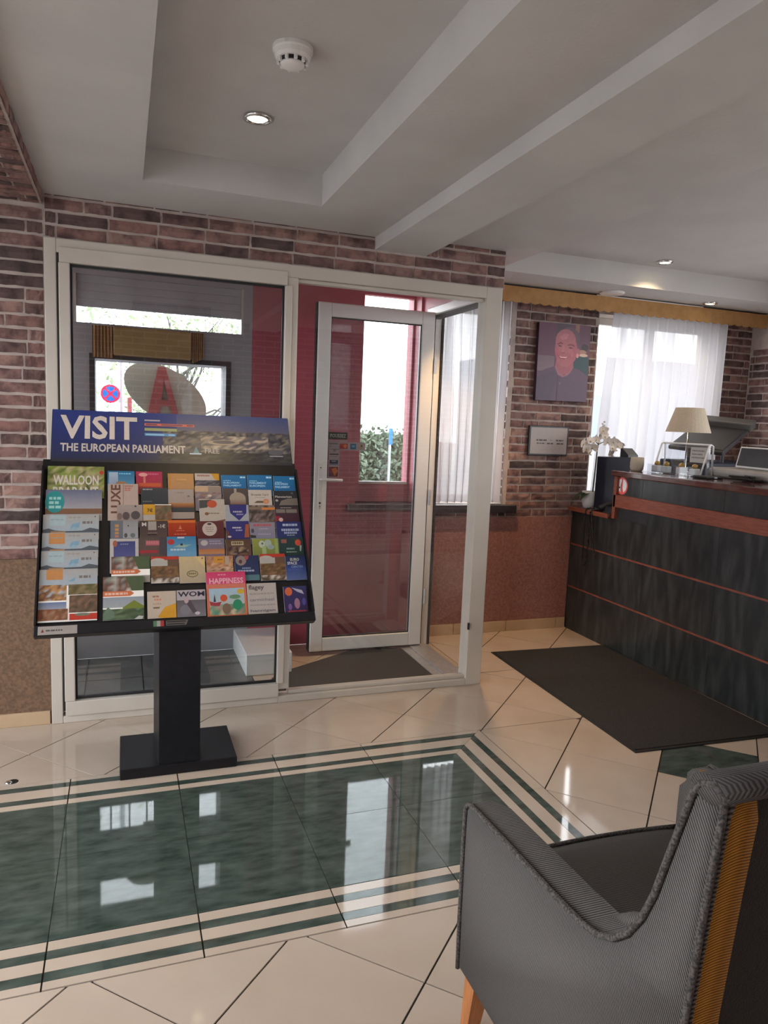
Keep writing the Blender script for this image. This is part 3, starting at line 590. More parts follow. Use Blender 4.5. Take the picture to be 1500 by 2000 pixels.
BR = [
 # key, x0, x1, s(top), visible length, ends here, label, group row, patches
 ('L1', -.302, -.077, .744, .119, 0, 'large green brochure titled WALLOON BRABANT at the top of the left column', [('m', 0, 0, 1, 1, 14, 9, ['#6c7a36', '#7c8a48', '#86785a', '#4c5630', '#94906a'], 1), ('t', .10, .35, .90, .74, 'WALLOON', '#b8b2aa'), ('t', .10, .81, .90, 1.2, 'BRABANT', '#b8b2aa'), ('c', .95, .24, .04, .08, '#a03c34')]),
 ('L1b', -.305, -.085, .628, .110, 0, 'violet-blue sky brochure with a teal round badge, under the green brochure', [('r', 0, 0, 1, .78, '#5a5f78', '#8c8a90'), ('r', 0, .78, 1, 1, '#6e5240'), ('c', .16, .50, .17, .45, '#2c7c7e'), ('l', .06, .30, .27, .11, '#8ab4b0'), ('l', .06, .48, .23, .11, '#8ab4b0'), ('l', .06, .66, .27, .11, '#8ab4b0')]),
 ('L2', -.311, -.096, .510, .079, 0, 'white map leaflet with a blue box, topmost of four in the left column', sci(0)),
 ('L3', -.311, -.097, .425, .075, 0, 'white map leaflet with an orange box, second of four in the left column', sci(1)),
 ('L4', -.311, -.098, .344, .076, 0, 'white map leaflet with a blue box, third of four in the left column', sci(0)),
 ('L5', -.314, -.099, .263, .215, 1, 'white map leaflet with landscape photos, bottom of the left column', [('r', 0, .0, 1, .32, '#94918e', '#8d9aa4'), ('r', .12, 0, .40, .20, '#a8764a'), ('p', [(.48, .24), (.62, .16), (.60, .24)], '#6f8ea2'), ('l', .68, .13, .88, .05, '#6c6562'), ('m', 0, .30, .47, .60, 8, 6, ['#8a6a4c', '#a87c50', '#6a4c38', '#9aa0a8'], 4), ('m', .5, .30, 1, .50, 8, 4, ['#6a5e44', '#545034', '#7a6a50'], 5), ('m', .52, .51, 1, .84, 8, 6, ['#5c4a3c', '#4a4034', '#6e5444'], 6), ('r', 0, .63, .47, .78, '#5a6a8c', '#8c8e98'), ('m', 0, .76, .5, .97, 8, 4, ['#7a4a34', '#6a4634', '#8a6a54'], 7), ('r', .53, .86, 1, .98, '#a5382c'), ('c', .75, .88, .14, .03, '#6a6a5a')]),
 ('1a', -.065, .047, .724, .060, 0, 'blue brochure with a pale figure, first of the top row', [('r', 0, 0, 1, 1, '#1f5e86', '#4a7a98'), ('r', .05, .1, .38, 1, '#8fa3b4', '#7d8aa0'), ('l', .42, .16, .86, .10, '#6ea8c4'), ('c', .5, .95, .2, .15, '#8a6a50')]),
 ('1b', .051, .163, .723, .076, 0, 'magenta and red brochure second in the top row', [('r', 0, 0, 1, 1, '#96244c', '#8a3038'), ('c', .27, .20, .17, .12, '#c08a84'), ('l', .45, .12, .85, .08, '#b4607a'), ('r', .28, .3, .36, .8, '#b26a60'), ('r', .1, .72, .95, .95, '#a84c34')]),
 ('1c', .185, .298, .715, .075, 0, 'plain tan brochure third in the top row', [('r', 0, 0, 1, 1, '#a87c4c', '#a07a56'), ('r', 0, 0, .12, 1, '#a8743c'), ('l', .35, .36, .72, .04, '#c49a6a'), ('l', .3, .5, .7, .04, '#8e6a44')]),
 ('1d', .302, .411, .717, .060, 0, 'white brochure with yellow corner and street photo in the top row', [('r', 0, 0, 1, .6, '#a89e98'), ('p', [(.66, 0), (1, 0), (1, .62), (.8, .45)], '#b0822c'), ('m', 0, .55, 1, 1, 9, 4, ['#3c3c46', '#5a5a64', '#2a2430', '#6c6068'], 9), ('l', .10, .12, .6, .12, '#8a5a54')]),
 ('1e', .418, .532, .710, .066, 0, 'blue parliament leaflet above the brochure with a lift photo', EP() + [('t', .08, .50, .72, .64, 'EUROPEAN', '#8ebadb'), ('t', .08, .70, .80, .84, 'PARLIAMENT', '#8ebadb')]),
 ('1f', .536, .653, .712, .072, 0, 'blue parliament leaflet above the white Brussels card leaflet', EP() + [('t', .08, .48, .76, .62, 'PARLEMENT', '#8ebadb'), ('t', .08, .68, .70, .82, 'EUROPEEN', '#8ebadb')]),
 ('1g', .657, .760, .708, .076, 0, 'blue parliament leaflet at the right end of the top row', EP() + [('t', .06, .46, .66, .60, 'EUROPEAN', '#8ebadb'), ('t', .06, .66, .74, .80, 'PARLIAMENT', '#8ebadb')]),
 ('2a', -.064, .061, .659, .141, 0, 'tall cream magazine titled LUXE sideways in brown letters', [('r', 0, 0, 1, 1, '#9c8c84', '#a08e86'), ('r', .50, 0, .515, .8, '#6a4c44'), ('v', .10, .03, .42, .98, 'LUXE', '#5c3c34'), ('l', .55, .05, .82, .05, '#9a5a58'), ('l', .55, .13, .78, .05, '#a06460'), ('l', .55, .20, .74, .04, '#a06460')]),
 ('2b', .071, .185, .640, .077, 0, 'dark slate booklet beside the cream magazine', [('r', 0, 0, 1, 1, '#34383e', '#2e3238'), ('l', .06, .06, .42, .07, '#8a9090'), ('l', .06, .80, .4, .06, '#5a6460')]),
 ('2c', .184, .294, .633, .109, 0, 'pale brochure with orange sunset landscape', [('r', 0, 0, 1, .6, '#8e8480', '#8a7c76'), ('r', 0, .6, 1, .8, '#9a6a40', '#5e3a2c'), ('r', 0, .8, 1, 1, '#30343a'), ('c', .8, .3, .05, .03, '#5a5250'), ('l', .35, .12, .62, .05, '#7a706c')]),
 ('2d', .299, .416, .650, .087, 0, 'mauve photo brochure with a fountain picture', [('r', 0, 0, 1, 1, '#84766e', '#6e6670'), ('r', 0, 0, .5, .3, '#aa8e74'), ('m', 0, .35, 1, .8, 8, 5, ['#6c6068', '#7c7078', '#8a7e7c', '#5a5058', '#86624e'], 12), ('c', .55, .52, .08, .06, '#b0a6a0')]),
 ('2e', .420, .535, .640, .078, 0, 'dark brochure showing a rounded white lift cabin', [('r', 0, 0, 1, 1, '#4a4042', '#3a3438'), ('r', .45, 0, .55, .4, '#8a8480'), ('c', .58, .62, .32, .38, '#8a7e72'), ('r', .28, .66, .9, 1, '#8a7c72', '#6a5048')]),
 ('2f', .535, .643, .633, .071, 0, 'white card leaflet with an orange circle and a car', [('r', 0, 0, 1, 1, '#a8a09a'), ('t', .12, .26, .86, .40, 'Brussels Card', '#6a645e'), ('l', .28, .5, .7, .05, '#8a8480'), ('p', [(.22, .9), (.35, .76), (.68, .76), (.68, .9)], '#5a4a38'), ('c', .74, .80, .13, .17, '#b4704a'), ('c', .74, .80, .07, .09, '#a08a74')]),
 ('2g', .650, .763, .628, .079, 0, 'black brochure with grey dome photo and white title', [('r', 0, 0, 1, 1, '#26282e', '#2c2a30'), ('t', .06, .30, .76, .43, 'Planetarium', '#a09c98'), ('c', .12, .60, .06, .07, '#9a9490'), ('p', [(.3, .62), (.6, .48), (1, .46), (1, .90), (.2, .90)], '#67605c'), ('c', .78, .14, .05, .06, '#4a5a58')]),
 ('3a', -.027, .078, .556, .070, 0, 'pale winter photo brochure with dark trees', [('r', 0, 0, 1, 1, '#8e827e', '#7e7270'), ('c', .35, .72, .14, .26, '#4e4446'), ('c', .72, .68, .18, .28, '#4a4446'), ('c', .1, .75, .1, .22, '#6a5852'), ('c', .72, .10, .04, .06, '#3a3434')]),
 ('3b', .078, .197, .558, .073, 0, 'leaflet with a yellow price panel and forest photo', [('r', 0, 0, .42, .66, '#b0862e', '#a87e2c'), ('r', 0, .66, .42, 1, '#98908a'), ('m', .42, .05, 1, 1, 6, 6, ['#6a4a3c', '#5a5440', '#7a5a44', '#4c4234'], 13), ('t', .14, .26, .34, .50, '7€', '#3c3018')]),
 ('3d', .314, .426, .584, .106, 0, 'white leaflet with dark wave and red splash', [('r', 0, 0, 1, 1, '#9c948c'), ('p', [(0, .05), (.5, .02), (.3, .38), (0, .42)], '#3a3c3e'), ('c', .5, .22, .20, .17, '#a04630'), ('c', .28, .66, .08, .07, '#6a4c34'), ('l', .34, .62, .80, .05, '#6e6258'), ('p', [(.6, 1), (1, .9), (1, 1)], '#6a4844')]),
 ('3e', .424, .531, .555, .079, 0, 'white leaflet with a navy shield', [('r', 0, 0, 1, 1, '#8c8e94'), ('p', [(.18, 0), (.92, 0), (.9, .5), (.58, .95), (.22, .5)], '#2c2c66'), ('l', .34, .38, .72, .08, '#a09ca8'), ('l', .48, .54, .78, .08, '#8a86a0')]),
 ('3f', .531, .650, .553, .080, 0, 'crowd photo brochure with an orange strip', [('m', 0, 0, 1, 1, 10, 7, ['#4c4240', '#6a5a56', '#36302f', '#7a6c68', '#584a48'], 14), ('r', .5, .14, 1, .28, '#b0703a'), ('r', 0, .10, .5, .26, '#6c5e52')]),
 ('3g', .649, .761, .544, .073, 0, 'dark maroon leaflet with two grey label bars', [('r', 0, 0, 1, 1, '#3a2c34', '#3c2230'), ('r', .04, .16, .42, .40, '#6a6460'), ('r', .46, .16, .92, .40, '#6a6460'), ('l', .24, .03, .7, .05, '#8a8280'), ('p', [(0, .6), (.2, .62), (.1, .95), (0, .95)], '#7a2430'), ('c', .22, .85, .09, .13, '#b09490')]),
 ('4a', -.053, .059, .480, .078, 0, 'blue-grey leaflet with orange sideways lettering', [('r', 0, 0, .45, 1, '#5c6068'), ('r', .45, 0, 1, 1, '#7c7a7e', '#8a8a8e'), ('r', .16, .22, .30, .38, '#a0784c'), ('r', .16, .44, .30, .58, '#a0784c'), ('r', .16, .64, .30, .78, '#a0784c'), ('r', .16, .84, .30, .96, '#a06a5c'), ('c', .55, .85, .06, .13, '#46484a'), ('c', .8, .85, .09, .13, '#5a6264'), ('c', .64, .3, .03, .05, '#4a4448')]),
 ('4b', .063, .178, .478, .072, 0, 'black leaflet with white M badge and price cut', [('r', 0, 0, 1, 1, '#3a3032', '#4a3c3a'), ('t', .08, .10, .24, .34, 'M', '#b0aaa6'), ('r', .30, .04, .60, .58, '#8a827c'), ('t', .66, .22, .92, .46, '-1€', '#a8a29c'), ('r', .28, .74, .62, .80, '#6a5a54'), ('r', .28, .82, .6, .9, '#262224')]),
 ('4c', .178, .296, .482, .078, 0, 'orange-red leaflet with a small white emblem', [('r', 0, 0, 1, 1, '#96381a', '#7c2418'), ('r', 0, .04, 1, .18, '#b0602e'), ('p', [(.38, .55), (.44, .30), (.50, .55)], '#b06a50'), ('l', .30, .62, .6, .05, '#b4604a'), ('l', .22, .82, .66, .06, '#b0584a')]),
 ('4d', .298, .416, .474, .076, 0, 'maroon leaflet with a large white round seal', [('r', 0, 0, 1, 1, '#50282a', '#4a2226'), ('c', .47, .48, .27, .42, '#a39690'), ('c', .47, .18, .08, .06, '#2c2626'), ('l', .33, .36, .62, .04, '#75685e'), ('l', .34, .48, .62, .04, '#75685e'), ('l', .36, .6, .6, .04, '#75685e')]),
 ('4e', .423, .526, .473, .077, 0, 'navy leaflet with brown edge below the shield leaflet', [('r', 0, 0, 1, 1, '#2c2c62'), ('p', [(1, .2), (1, 1), (.78, 1), (.86, .2)], '#8a4a34'), ('l', .28, .36, .66, .09, '#a8a4b4'), ('l', .42, .52, .7, .09, '#8a86a4'), ('p', [(0, .5), (.14, .7), (.1, 1), (0, 1)], '#5a3434'), ('c', .14, .95, .08, .06, '#b0a49c')]),
 ('4f', .528, .643, .466, .073, 0, 'misty lilac leaflet with a red heading', [('r', 0, 0, 1, 1, '#7a727c', '#6e6e80'), ('l', .15, .12, .85, .14, '#9a4a52'), ('l', .35, .40, .72, .05, '#9a94a4'), ('l', .3, .75, .8, .05, '#9a94a4'), ('c', .1, .55, .06, .14, '#3e3c52'), ('p', [(0, .8), (.22, .86), (.22, 1), (0, 1)], '#2c302c')]),
 ('4g', .646, .769, .468, .074, 0, 'navy leaflet with stacked white words at the right edge', [('r', 0, 0, 1, 1, '#252c5a', '#272f5c'), ('l', .26, .14, .84, .15, '#8a94b0'), ('l', .20, .46, .90, .15, '#8a94b0'), ('l', .30, .66, .80, .13, '#8a94b0'), ('l', .4, .86, .7, .05, '#8a9a8c')]),
 ('5a', -.055, .060, .395, .120, 0, 'white-framed leaflet with a violet-blue panel', [('r', 0, 0, 1, 1, '#a09a98'), ('r', .13, .10, .88, .68, '#363c66', '#4a4a78'), ('c', .18, .18, .08, .12, '#8a5440'), ('l', .36, .18, .64, .05, '#6c7290')]),
 ('5b', .060, .171, .398, .080, 0, 'dark taupe leaflet with pink and red title lines', [('r', 0, 0, 1, 1, '#4c4240', '#54423e'), ('r', .24, .16, .76, .44, '#8e4c54'), ('l', .26, .20, .74, .18, '#a4646a'), ('r', 0, .70, .68, .85, '#8a2c34'), ('r', .74, 0, 1, 1, '#403a40')]),
 ('5c', .171, .294, .401, .086, 0, 'sky-blue leaflet with a red round badge', [('r', 0, 0, 1, 1, '#2c6a90', '#5e87a4'), ('c', .14, .28, .12, .15, '#9a3434'), ('p', [(.2, .55), (.4, .44), (.5, .36), (.62, .44), (.85, .42), (.6, .58)], '#7a948c'), ('c', .5, .42, .05, .06, '#2c2a3c'), ('l', .12, .64, .62, .09, '#a0b0b4'), ('r', .36, .02, .6, .1, '#a8aab0')]),
 ('5d', .302, .413, .389, .070, 0, 'lilac leaflet with an orange lower edge', [('r', 0, 0, 1, .7, '#64606e', '#6c5c6a'), ('r', 0, .68, 1, 1, '#966040', '#a0704a'), ('c', .22, .28, .14, .18, '#9c9494'), ('l', .42, .14, .86, .07, '#8c8698'), ('l', .42, .30, .9, .06, '#8c8698')]),
 ('5e', .417, .528, .384, .070, 0, 'brown circus-style leaflet with a cream plaque', [('r', 0, 0, 1, 1, '#4a382e', '#563e34'), ('r', .22, .14, .70, .40, '#a09478'), ('l', .26, .18, .66, .16, '#5a4a38'), ('m', .1, .5, .9, 1, 7, 4, ['#6a5240', '#8a7460', '#3a2c28', '#3c3644'], 17)]),
 ('5f', .533, .649, .384, .071, 0, 'yellow-green leaflet with bubbly white lettering', [('r', 0, 0, 1, 1, '#7c803c', '#66703c'), ('c', .36, .36, .12, .24, '#9aa294'), ('c', .60, .30, .14, .24, '#8a9690'), ('c', .70, .55, .14, .16, '#7e8a88'), ('r', .36, .5, .52, 1, '#86966c'), ('c', .38, .32, .04, .07, '#4a5a4c'), ('r', .86, 0, 1, 1, '#7c8a54')]),
 ('5g', .650, .764, .387, .080, 0, 'dark green leaflet with a red balloon', [('r', 0, 0, 1, 1, '#24383a', '#20322f'), ('c', .78, .30, .12, .19, '#a84434'), ('r', .10, .10, .32, .32, '#7a4c46'), ('l', .3, .6, .62, .10, '#6a807c'), ('p', [(.84, .46), (.92, .46), (.88, .8), (.83, .8)], '#8c9490'), ('l', .28, .82, .7, .05, '#7a8a84')]),
 ('6a', -.049, .103, .313, .082, 0, 'photo brochure with an orange arrow, upper of two alike', ARROW(2.0)),
 ('6b', .105, .218, .309, .115, 1, 'brown ruin brochure with red top strip, beside the cream leaflet', REDTOP(31)),
 ('6c', .218, .326, .306, .116, 1, 'cream leaflet with a brown oval emblem', [('r', 0, 0, 1, 1, '#ac9a76', '#988a78'), ('p', [(.6, 0), (1, 0), (1, .45)], '#b8a070'), ('c', .5, .66, .22, .13, '#5c543c'), ('c', .5, .66, .19, .10, '#9a8a6c'), ('l', .36, .63, .64, .05, '#5c543c'), ('c', .9, .08, .04, .03, '#8a5450'), ('l', .3, .18, .64, .03, '#a0927c')]),
 ('6d', .330, .445, .305, .066, 0, 'peach town-square brochure with an ochre panel', [('r', 0, 0, 1, 1, '#9a7054', '#a27c62'), ('m', 0, .05, 1, .7, 8, 4, ['#a47a58', '#96664a', '#b08a6a', '#8a6450'], 18), ('r', .28, .04, .66, .46, '#ae7c34'), ('l', .42, .20, .60, .08, '#7a5420'), ('r', .70, .05, .84, .6, '#9a8a7c'), ('m', 0, .75, 1, 1, 8, 2, ['#a08068', '#6a4c40', '#b09078'], 19)]),
 ('6e', .449, .555, .304, .112, 1, 'navy leaflet with a space capsule, above the pink magazine', [('r', 0, 0, 1, 1, '#262c4c', '#2c3450'), ('c', .26, .20, .22, .20, '#7a6c68'), ('c', .24, .24, .07, .08, '#4a3430'), ('p', [(.40, 0), (.6, .02), (.55, .16), (.44, .18)], '#8a4444'), ('l', .3, .48, .66, .06, '#7a84a0'), ('l', .12, .58, .8, .07, '#8a94a8'), ('r', 0, .78, 1, 1, '#4a6870')]),
 ('6f', .558, .672, .309, .121, 1, 'brown ruin brochure with red top strip, near the right edge', REDTOP(41)),
 ('6g', .671, .773, .298, .112, 1, 'blue SPACE CENTER leaflet at the right edge', [('r', 0, 0, 1, .45, '#1d2644', '#2a3664'), ('r', 0, .45, 1, 1, '#2c3c74', '#4c5c86'), ('t', .24, .10, .68, .22, 'EURO', '#a4a890'), ('t', .08, .25, .56, .37, 'SPACE', '#a8aab0'), ('t', .26, .41, .86, .51, 'CENTER', '#6a7aa4'), ('r', .08, .57, .8, .585, '#4c5c90')]),
 ('7a', -.080, .077, .224, .181, 1, 'large photo brochure with orange arrow and green hill, at the bottom', ARROW(1.0) + [('r', 0, .48, 1, .72, '#7e8690', '#8c9094'), ('p', [(.48, .72), (.76, .56), (1, .70), (1, .76), (.48, .76)], '#667032'), ('m', 0, .75, 1, 1, 8, 4, ['#4c5c46', '#3c4c38', '#5c6c50', '#46523c'], 22), ('p', [(.75, 1), (.88, .92), (.98, .94), (.96, 1)], '#a6a4a0'), ('p', [(0, .85), (.12, .70), (.28, .82), (.28, .95), (0, 1)], '#5a6a5c')]),
 ('7b', .088, .202, .153, .112, 1, 'cream booklet with a yellow wave in the bottom row', [('r', 0, 0, 1, 1, '#a89a8c'), ('p', [(.35, .95), (.6, .6), (1, .46), (1, 1), (.5, 1)], '#b4842c'), ('l', .18, .16, .4, .06, '#8a6450'), ('l', .24, .28, .5, .06, '#b0705c'), ('l', .2, .44, .5, .06, '#a08470'), ('r', .2, .58, .42, .64, '#6a5844')]),
 ('7c', .203, .320, .154, .113, 1, 'grey magazine titled WOM with a leaping figure', [('r', 0, 0, 1, .38, '#9a9296'), ('r', 0, .38, 1, 1, '#565056', '#6a666c'), ('t', .04, .06, .97, .25, 'WOM', '#2c2a38'), ('c', .3, .75, .2, .2, '#6e6a70'), ('p', [(.28, .36), (.46, .38), (.70, .84), (.56, .88), (.36, .56)], '#4a4248'), ('c', .33, .38, .08, .12, '#a08c8e'), ('c', .70, .88, .09, .06, '#aaa4a8')]),
 ('7d', .324, .491, .230, .193, 1, 'pink magazine titled HAPPINESS with a colourful drawing', [('r', 0, 0, 1, .3, '#b0345c', '#b4486a'), ('r', 0, .28, 1, 1, '#b46858', '#b4603c'), ('r', .06, .38, .94, .98, '#8aa4b8', '#a09a84'), ('t', .08, .14, .94, .27, 'HAPPINESS', '#c898a4'), ('l', .3, .05, .5, .03, '#c47a90'), ('m', .06, .74, .94, .98, 9, 3, ['#6a8878', '#8a7464', '#a89a80', '#4c7c64', '#96806e'], 23), ('p', [(.06, .66), (.2, .70), (.36, .68), (.30, .78), (.08, .76)], '#8a3440'), ('c', .42, .60, .09, .08, '#b04a30'), ('c', .85, .46, .09, .06, '#b09438'), ('c', .76, .76, .12, .12, '#2c7458'), ('c', .48, .84, .11, .12, '#6a5848'), ('p', [(.16, .68), (.19, .50), (.22, .68)], '#2c3450'), ('c', .70, .58, .14, .05, '#5a7a5c')]),
 ('7e', .492, .619, .172, .134, 1, 'white concert leaflet titled flagey with grey lines', [('r', 0, 0, 1, 1, '#9e9692'), ('t', .05, .05, .58, .25, 'flagey', '#4c4648'), ('l', .07, .32, .90, .055, '#8a8480'), ('t', .07, .49, .90, .59, 'carmichael', '#767074'), ('l', .07, .69, .92, .05, '#8a8480'), ('t', .07, .85, .92, .96, 'hannigan', '#605a60')]),
 ('7f', .647, .751, .152, .117, 1, 'purple night-show leaflet with orange badge in the bottom right corner', [('r', 0, 0, 1, 1, '#2e2e56', '#33264a'), ('c', .22, .20, .16, .16, '#b0583a'), ('p', [(.35, .05), (.8, .16), (.88, .32), (.6, .22)], '#9a96a4'), ('c', .55, .66, .12, .20, '#8a6478'), ('c', .24, .78, .08, .12, '#6a5084'), ('c', .85, .6, .08, .14, '#4a4484'), ('l', .14, .92, .94, .06, '#96383a'), ('r', 0, .97, 1, 1, '#3c2c44')]),
]
def brochure(key, x0, x1, s, vis, end, label, items):
    x1 = min(x1, .764); Wd = x1 - x0 - .002; L_ = vis if end else vis + .03; w0 = .02
    th_ = math.asin(.014 / max(L_, .05))
    bot = Vector(((x0 + x1) / 2 - .225, -w0, s)) - L_ * Vector((0, -math.sin(th_), math.cos(th_)))
    mw = MB @ Matrix.Translation(bot) @ Matrix.Rotation(th_, 4, 'X')
    bm = bmesh.new(); box(bm, -Wd / 2, Wd / 2, 0, .003, 0, L_)
    o = ob('brochure', bm, M_paper, None, mw=mw)
    tag(o, label, 'brochure', 'brochures in the rack')
    f_ = items[0]; f_ = f_[7][0] if f_[0] == 'm' else (f_[6] if f_[0] == 'r' and len(f_) > 6 else f_[5])
    if not end: items = [('r', 0, 1, 1, L_ / vis, f_)] + items          # the foot of the cover, mostly behind the next row
    artwork('cover', Wd, vis, items, mw @ Matrix.Translation((0, 0, L_ - vis)), o)
    return o
for b in BR: brochure(*b)

# ------------------------------------------------------------------ reception counter
XC = 3.17
ct = thing('reception_counter', 'black laminate reception counter with red-brown wood bands along the right side', 'counter', (3.45, 3.0, 0))
ob('carcass', bxs([(XC + .018, 3.60, 1.6, 4.575, 0, .905), (XC + .018, 3.30, 1.6, 4.10, .905, 1.195)]), M_dev_d, ct)
for y0, y1 in ((1.6, 2.40), (2.40, 3.15), (3.15, 3.76), (3.76, 4.575)):
    for z0, z1 in ((.0, .322), (.334, .645), (.657, .985 if y1 < 4.2 else .905)):
        ob('front_panel', bx(XC, XC + .017, y0 + .0008, y1 - .0008, z0, z1), M_panel, ct)
for y0, y1 in ((1.6, 2.52), (2.52, 3.15), (3.15, 3.84), (3.84, 4.075)): ob('upper_panel', bx(XC + .012, XC + .030, y0 + .001, y1 - .001, 1.072, 1.195), M_panel, ct)
for z in (.322, .645): ob('wood_inlay', bx(XC + .001, XC + .018, 1.6, 4.575, z, z + .012), M_wood, ct)
ob('wood_band', bx(XC - .012, XC + .02, 1.6, 4.10, .985, 1.072, bev=.003), M_wood, ct)
ob('wood_end', bxs([(XC - .012, XC + .14, 4.075, 4.105, .905, 1.195)], bev=.002), M_wood, ct)
ob('top', bx(3.135, 3.76, 1.6, 4.115, 1.197, 1.236, bev=.006, seg=2), M_darkwood, ct)
ob('low_top', bx(3.135, 3.62, 4.106, 4.575, .905, .935, bev=.004), M_darkwood, ct)
ob('wood_edge', bx(3.125, 3.136, 4.106, 4.575, .903, .934, bev=.002), M_wood, ct)
sk = artwork('round_sticker', .118, .118, [('c', .5, .5, .5, .5, '#a8302e'), ('p', [(.10, .5), (.14, .28), (.28, .14), (.44, .09), (.44, .62), (.40, .86), (.24, .78)], '#b0a4a4'), ('p', [(.56, .09), (.74, .16), (.88, .32), (.90, .5), (.84, .70), (.66, .86), (.56, .62)], '#b0a4a4'), ('c', .30, .60, .06, .06, '#241c1e'), ('p', [(.38, .44), (.46, .2), (.46, .86), (.40, .80)], '#3a2c30')],
             Matrix.Translation((XC + .0116, 4.045, 1.075)) @ Matrix.Rotation(-PI / 2, 4, 'Z'), ct, k=.22)
dk = thing('back_desk', 'dark work desk behind the reception counter, mostly hidden', 'desk', (4.2, 4.2, 0))
ob('desk_top', bx(3.72, 4.72, 3.84, 4.57, .73, .76), M_darkwood, dk); ob('side_panel', bx(3.74, 3.77, 3.86, 4.55, 0, .73), M_darkwood, dk); ob('side_panel', bx(4.67, 4.70, 3.86, 4.55, 0, .73), M_darkwood, dk)

# --- things on the counter
t = thing('table_lamp', 'small table lamp with a beige tapered linen shade on the counter', 'lamp', (3.62, 3.96, 1.236))
bm = bmesh.new(); lathe(bm, [(.055, 0), (.058, .008), (.02, .016), (.007, .03), (.006, .29)], (3.62, 3.96, 1.236), 16); ob('stem', bm, M_chrome, t, smooth=True)
bm = bmesh.new()
prof = [(.146, 0), (.092, .165), (.089, .165), (.143, 0), (.146, 0)]
rings = [[bm.verts.new((3.62 + r * math.cos(2 * PI * k / 32), 3.96 + r * math.sin(2 * PI * k / 32), 1.512 + h)) for k in range(32)] for r, h in prof[:4]]
for A, B in zip(rings, rings[1:] + rings[:1]):
    for k in range(32): bm.faces.new((A[k], A[(k + 1) % 32], B[(k + 1) % 32], B[k]))
ob('shade', bm, M_shade, t, smooth=False)
bm = bmesh.new(); tube(bm, [(3.62 - .14 * .98, 3.96, 1.53), (3.62 + .14 * .98, 3.96, 1.53)], .002, 6); ob('shade_carrier', bm, M_chrome, t)

t = thing('acrylic_display', 'clear acrylic display stand with a bent handle on the counter', 'display stand', (3.42, 3.78, 1.236))
ob('tray', bxs([(3.355, 3.50, 3.56, 4.02, 1.2365, 1.241), (3.355, 3.359, 3.56, 4.02, 1.241, 1.292)]), M_acr, t)
ob('back_sheet', bxs([(3.488, 3.493, 3.61, 4.02, 1.241, 1.43)]), M_acr, t)
bm = bmesh.new()
for y in (3.60, 4.03): tube(bm, [(3.40, y - .02, 1.2445), (3.47, y, 1.43), (3.485, y, 1.437), (3.50, y, 1.43), (3.512, y + .004, 1.2445)], .006, 8)
tube(bm, [(3.485, 3.60, 1.437), (3.485, 4.03, 1.437)], .006, 8); ob('wire_frame', bm, M_dev_w, t, smooth=True)
artwork('printed_slip', .15, .10, [('r', 0, 0, 1, 1, '#a8a49e'), ('l', .1, .2, .8, .08, '#6a6662'), ('l', .1, .42, .7, .08, '#6a6662'), ('l', .1, .64, .85, .08, '#6a6662')], Matrix.Translation((3.487, 3.70, 1.32)) @ Matrix.Rotation(-PI / 2, 4, 'Z'), t)
for i, (y, lab) in enumerate(((3.975, 'first'), (3.885, 'second'), (3.745, 'third'), (3.63, 'fourth'))):
    c = thing('sweet_holder', 'white folded card with gold-wrapped sweet, %s from the window end of the acrylic tray' % lab, 'sweet', (3.40, y, 1.241), 'sweets in the acrylic tray')
    bm = bmesh.new(); box(bm, 3.375, 3.42, y - .028, y + .028, 1.2412, 1.284, bev=.004); ob('card', bm, M_paper, c)
    bm = bmesh.new(); bmesh.ops.create_icosphere(bm, subdivisions=2, radius=.019)
    for v in bm.verts: v.co = v.co * (1 + .08 * math.sin(v.co.x * 400 + v.co.y * 300)) + Vector((3.398, y, 1.297))
    ob('foil_ball', bm, M_gold, c)
t = thing('beige_cup', 'small beige rounded pot beside the dark box on the counter', 'pot', (3.34, 4.06, 1.236))
bm = bmesh.new(); lathe(bm, [(.034, 0), (.042, .01), (.046, .05), (.043, .092), (.038, .094), (.036, .03)], (3.308, 4.068, 1.2365), 20); ob('bowl', bm, M_shade, t, smooth=True)
t = thing('computer_tower', 'navy-black box with a small white label standing on the low counter end', 'computer', (3.34, 4.31, .935))
ob('case', bx(3.20, 3.478, 4.262, 4.37, .936, 1.318, bev=.006, seg=2), M_dev_n, t); ob('label_plate', bx(3.405, 3.44, 4.257, 4.2625, 1.25, 1.285, bev=.001), M_dev_w, t)
t = thing('card_reader', 'small dark slanted card device on top of the navy-black box', 'card reader', (3.44, 4.31, 1.318))
bm = bmesh.new(); prism(bm, [(4.27, 1.3185), (4.36, 1.3185), (4.36, 1.378), (4.34, 1.382), (4.27, 1.335)], 3.39, 3.475); ob('body', bm, M_dev_d, t); ob('screen', bx(3.405, 3.46, 4.275, 4.279, 1.33, 1.339), M_dev_g, t)
t = thing('desk_unit', 'long light grey desk box with a rounded end behind the counter front', 'desk unit', (3.85, 3.1, 1.236))
bm = bmesh.new(); box(bm, 3.52, 3.755, 2.3, 3.66, 1.2365, 1.30, bev=.028, seg=3); ob('shell', bm, M_dev_g, t)
t = thing('flat_monitor', 'dark flat screen with a white bezel leaning on the grey desk box', 'monitor', (3.68, 3.2, 1.30))
MM = Matrix.Translation((3.66, 3.57, 1.3045)) @ Matrix.Rotation(math.radians(-100), 4, 'Z') @ Matrix.Rotation(math.radians(-12), 4, 'X')
bm = bmesh.new(); box(bm, 0, .42, 0, .03, 0, .135, bev=.004); ob('bezel', bm, M_dev_w, t, mw=MM)
bm = bmesh.new(); box(bm, .018, .415, -.004, .002, .012, .125); ob('screen', bm, M_dev_d, t, mw=MM)
t = thing('sunglasses_case', 'black flat leather case lying on the counter edge', 'case', (3.36, 3.47, 1.236))
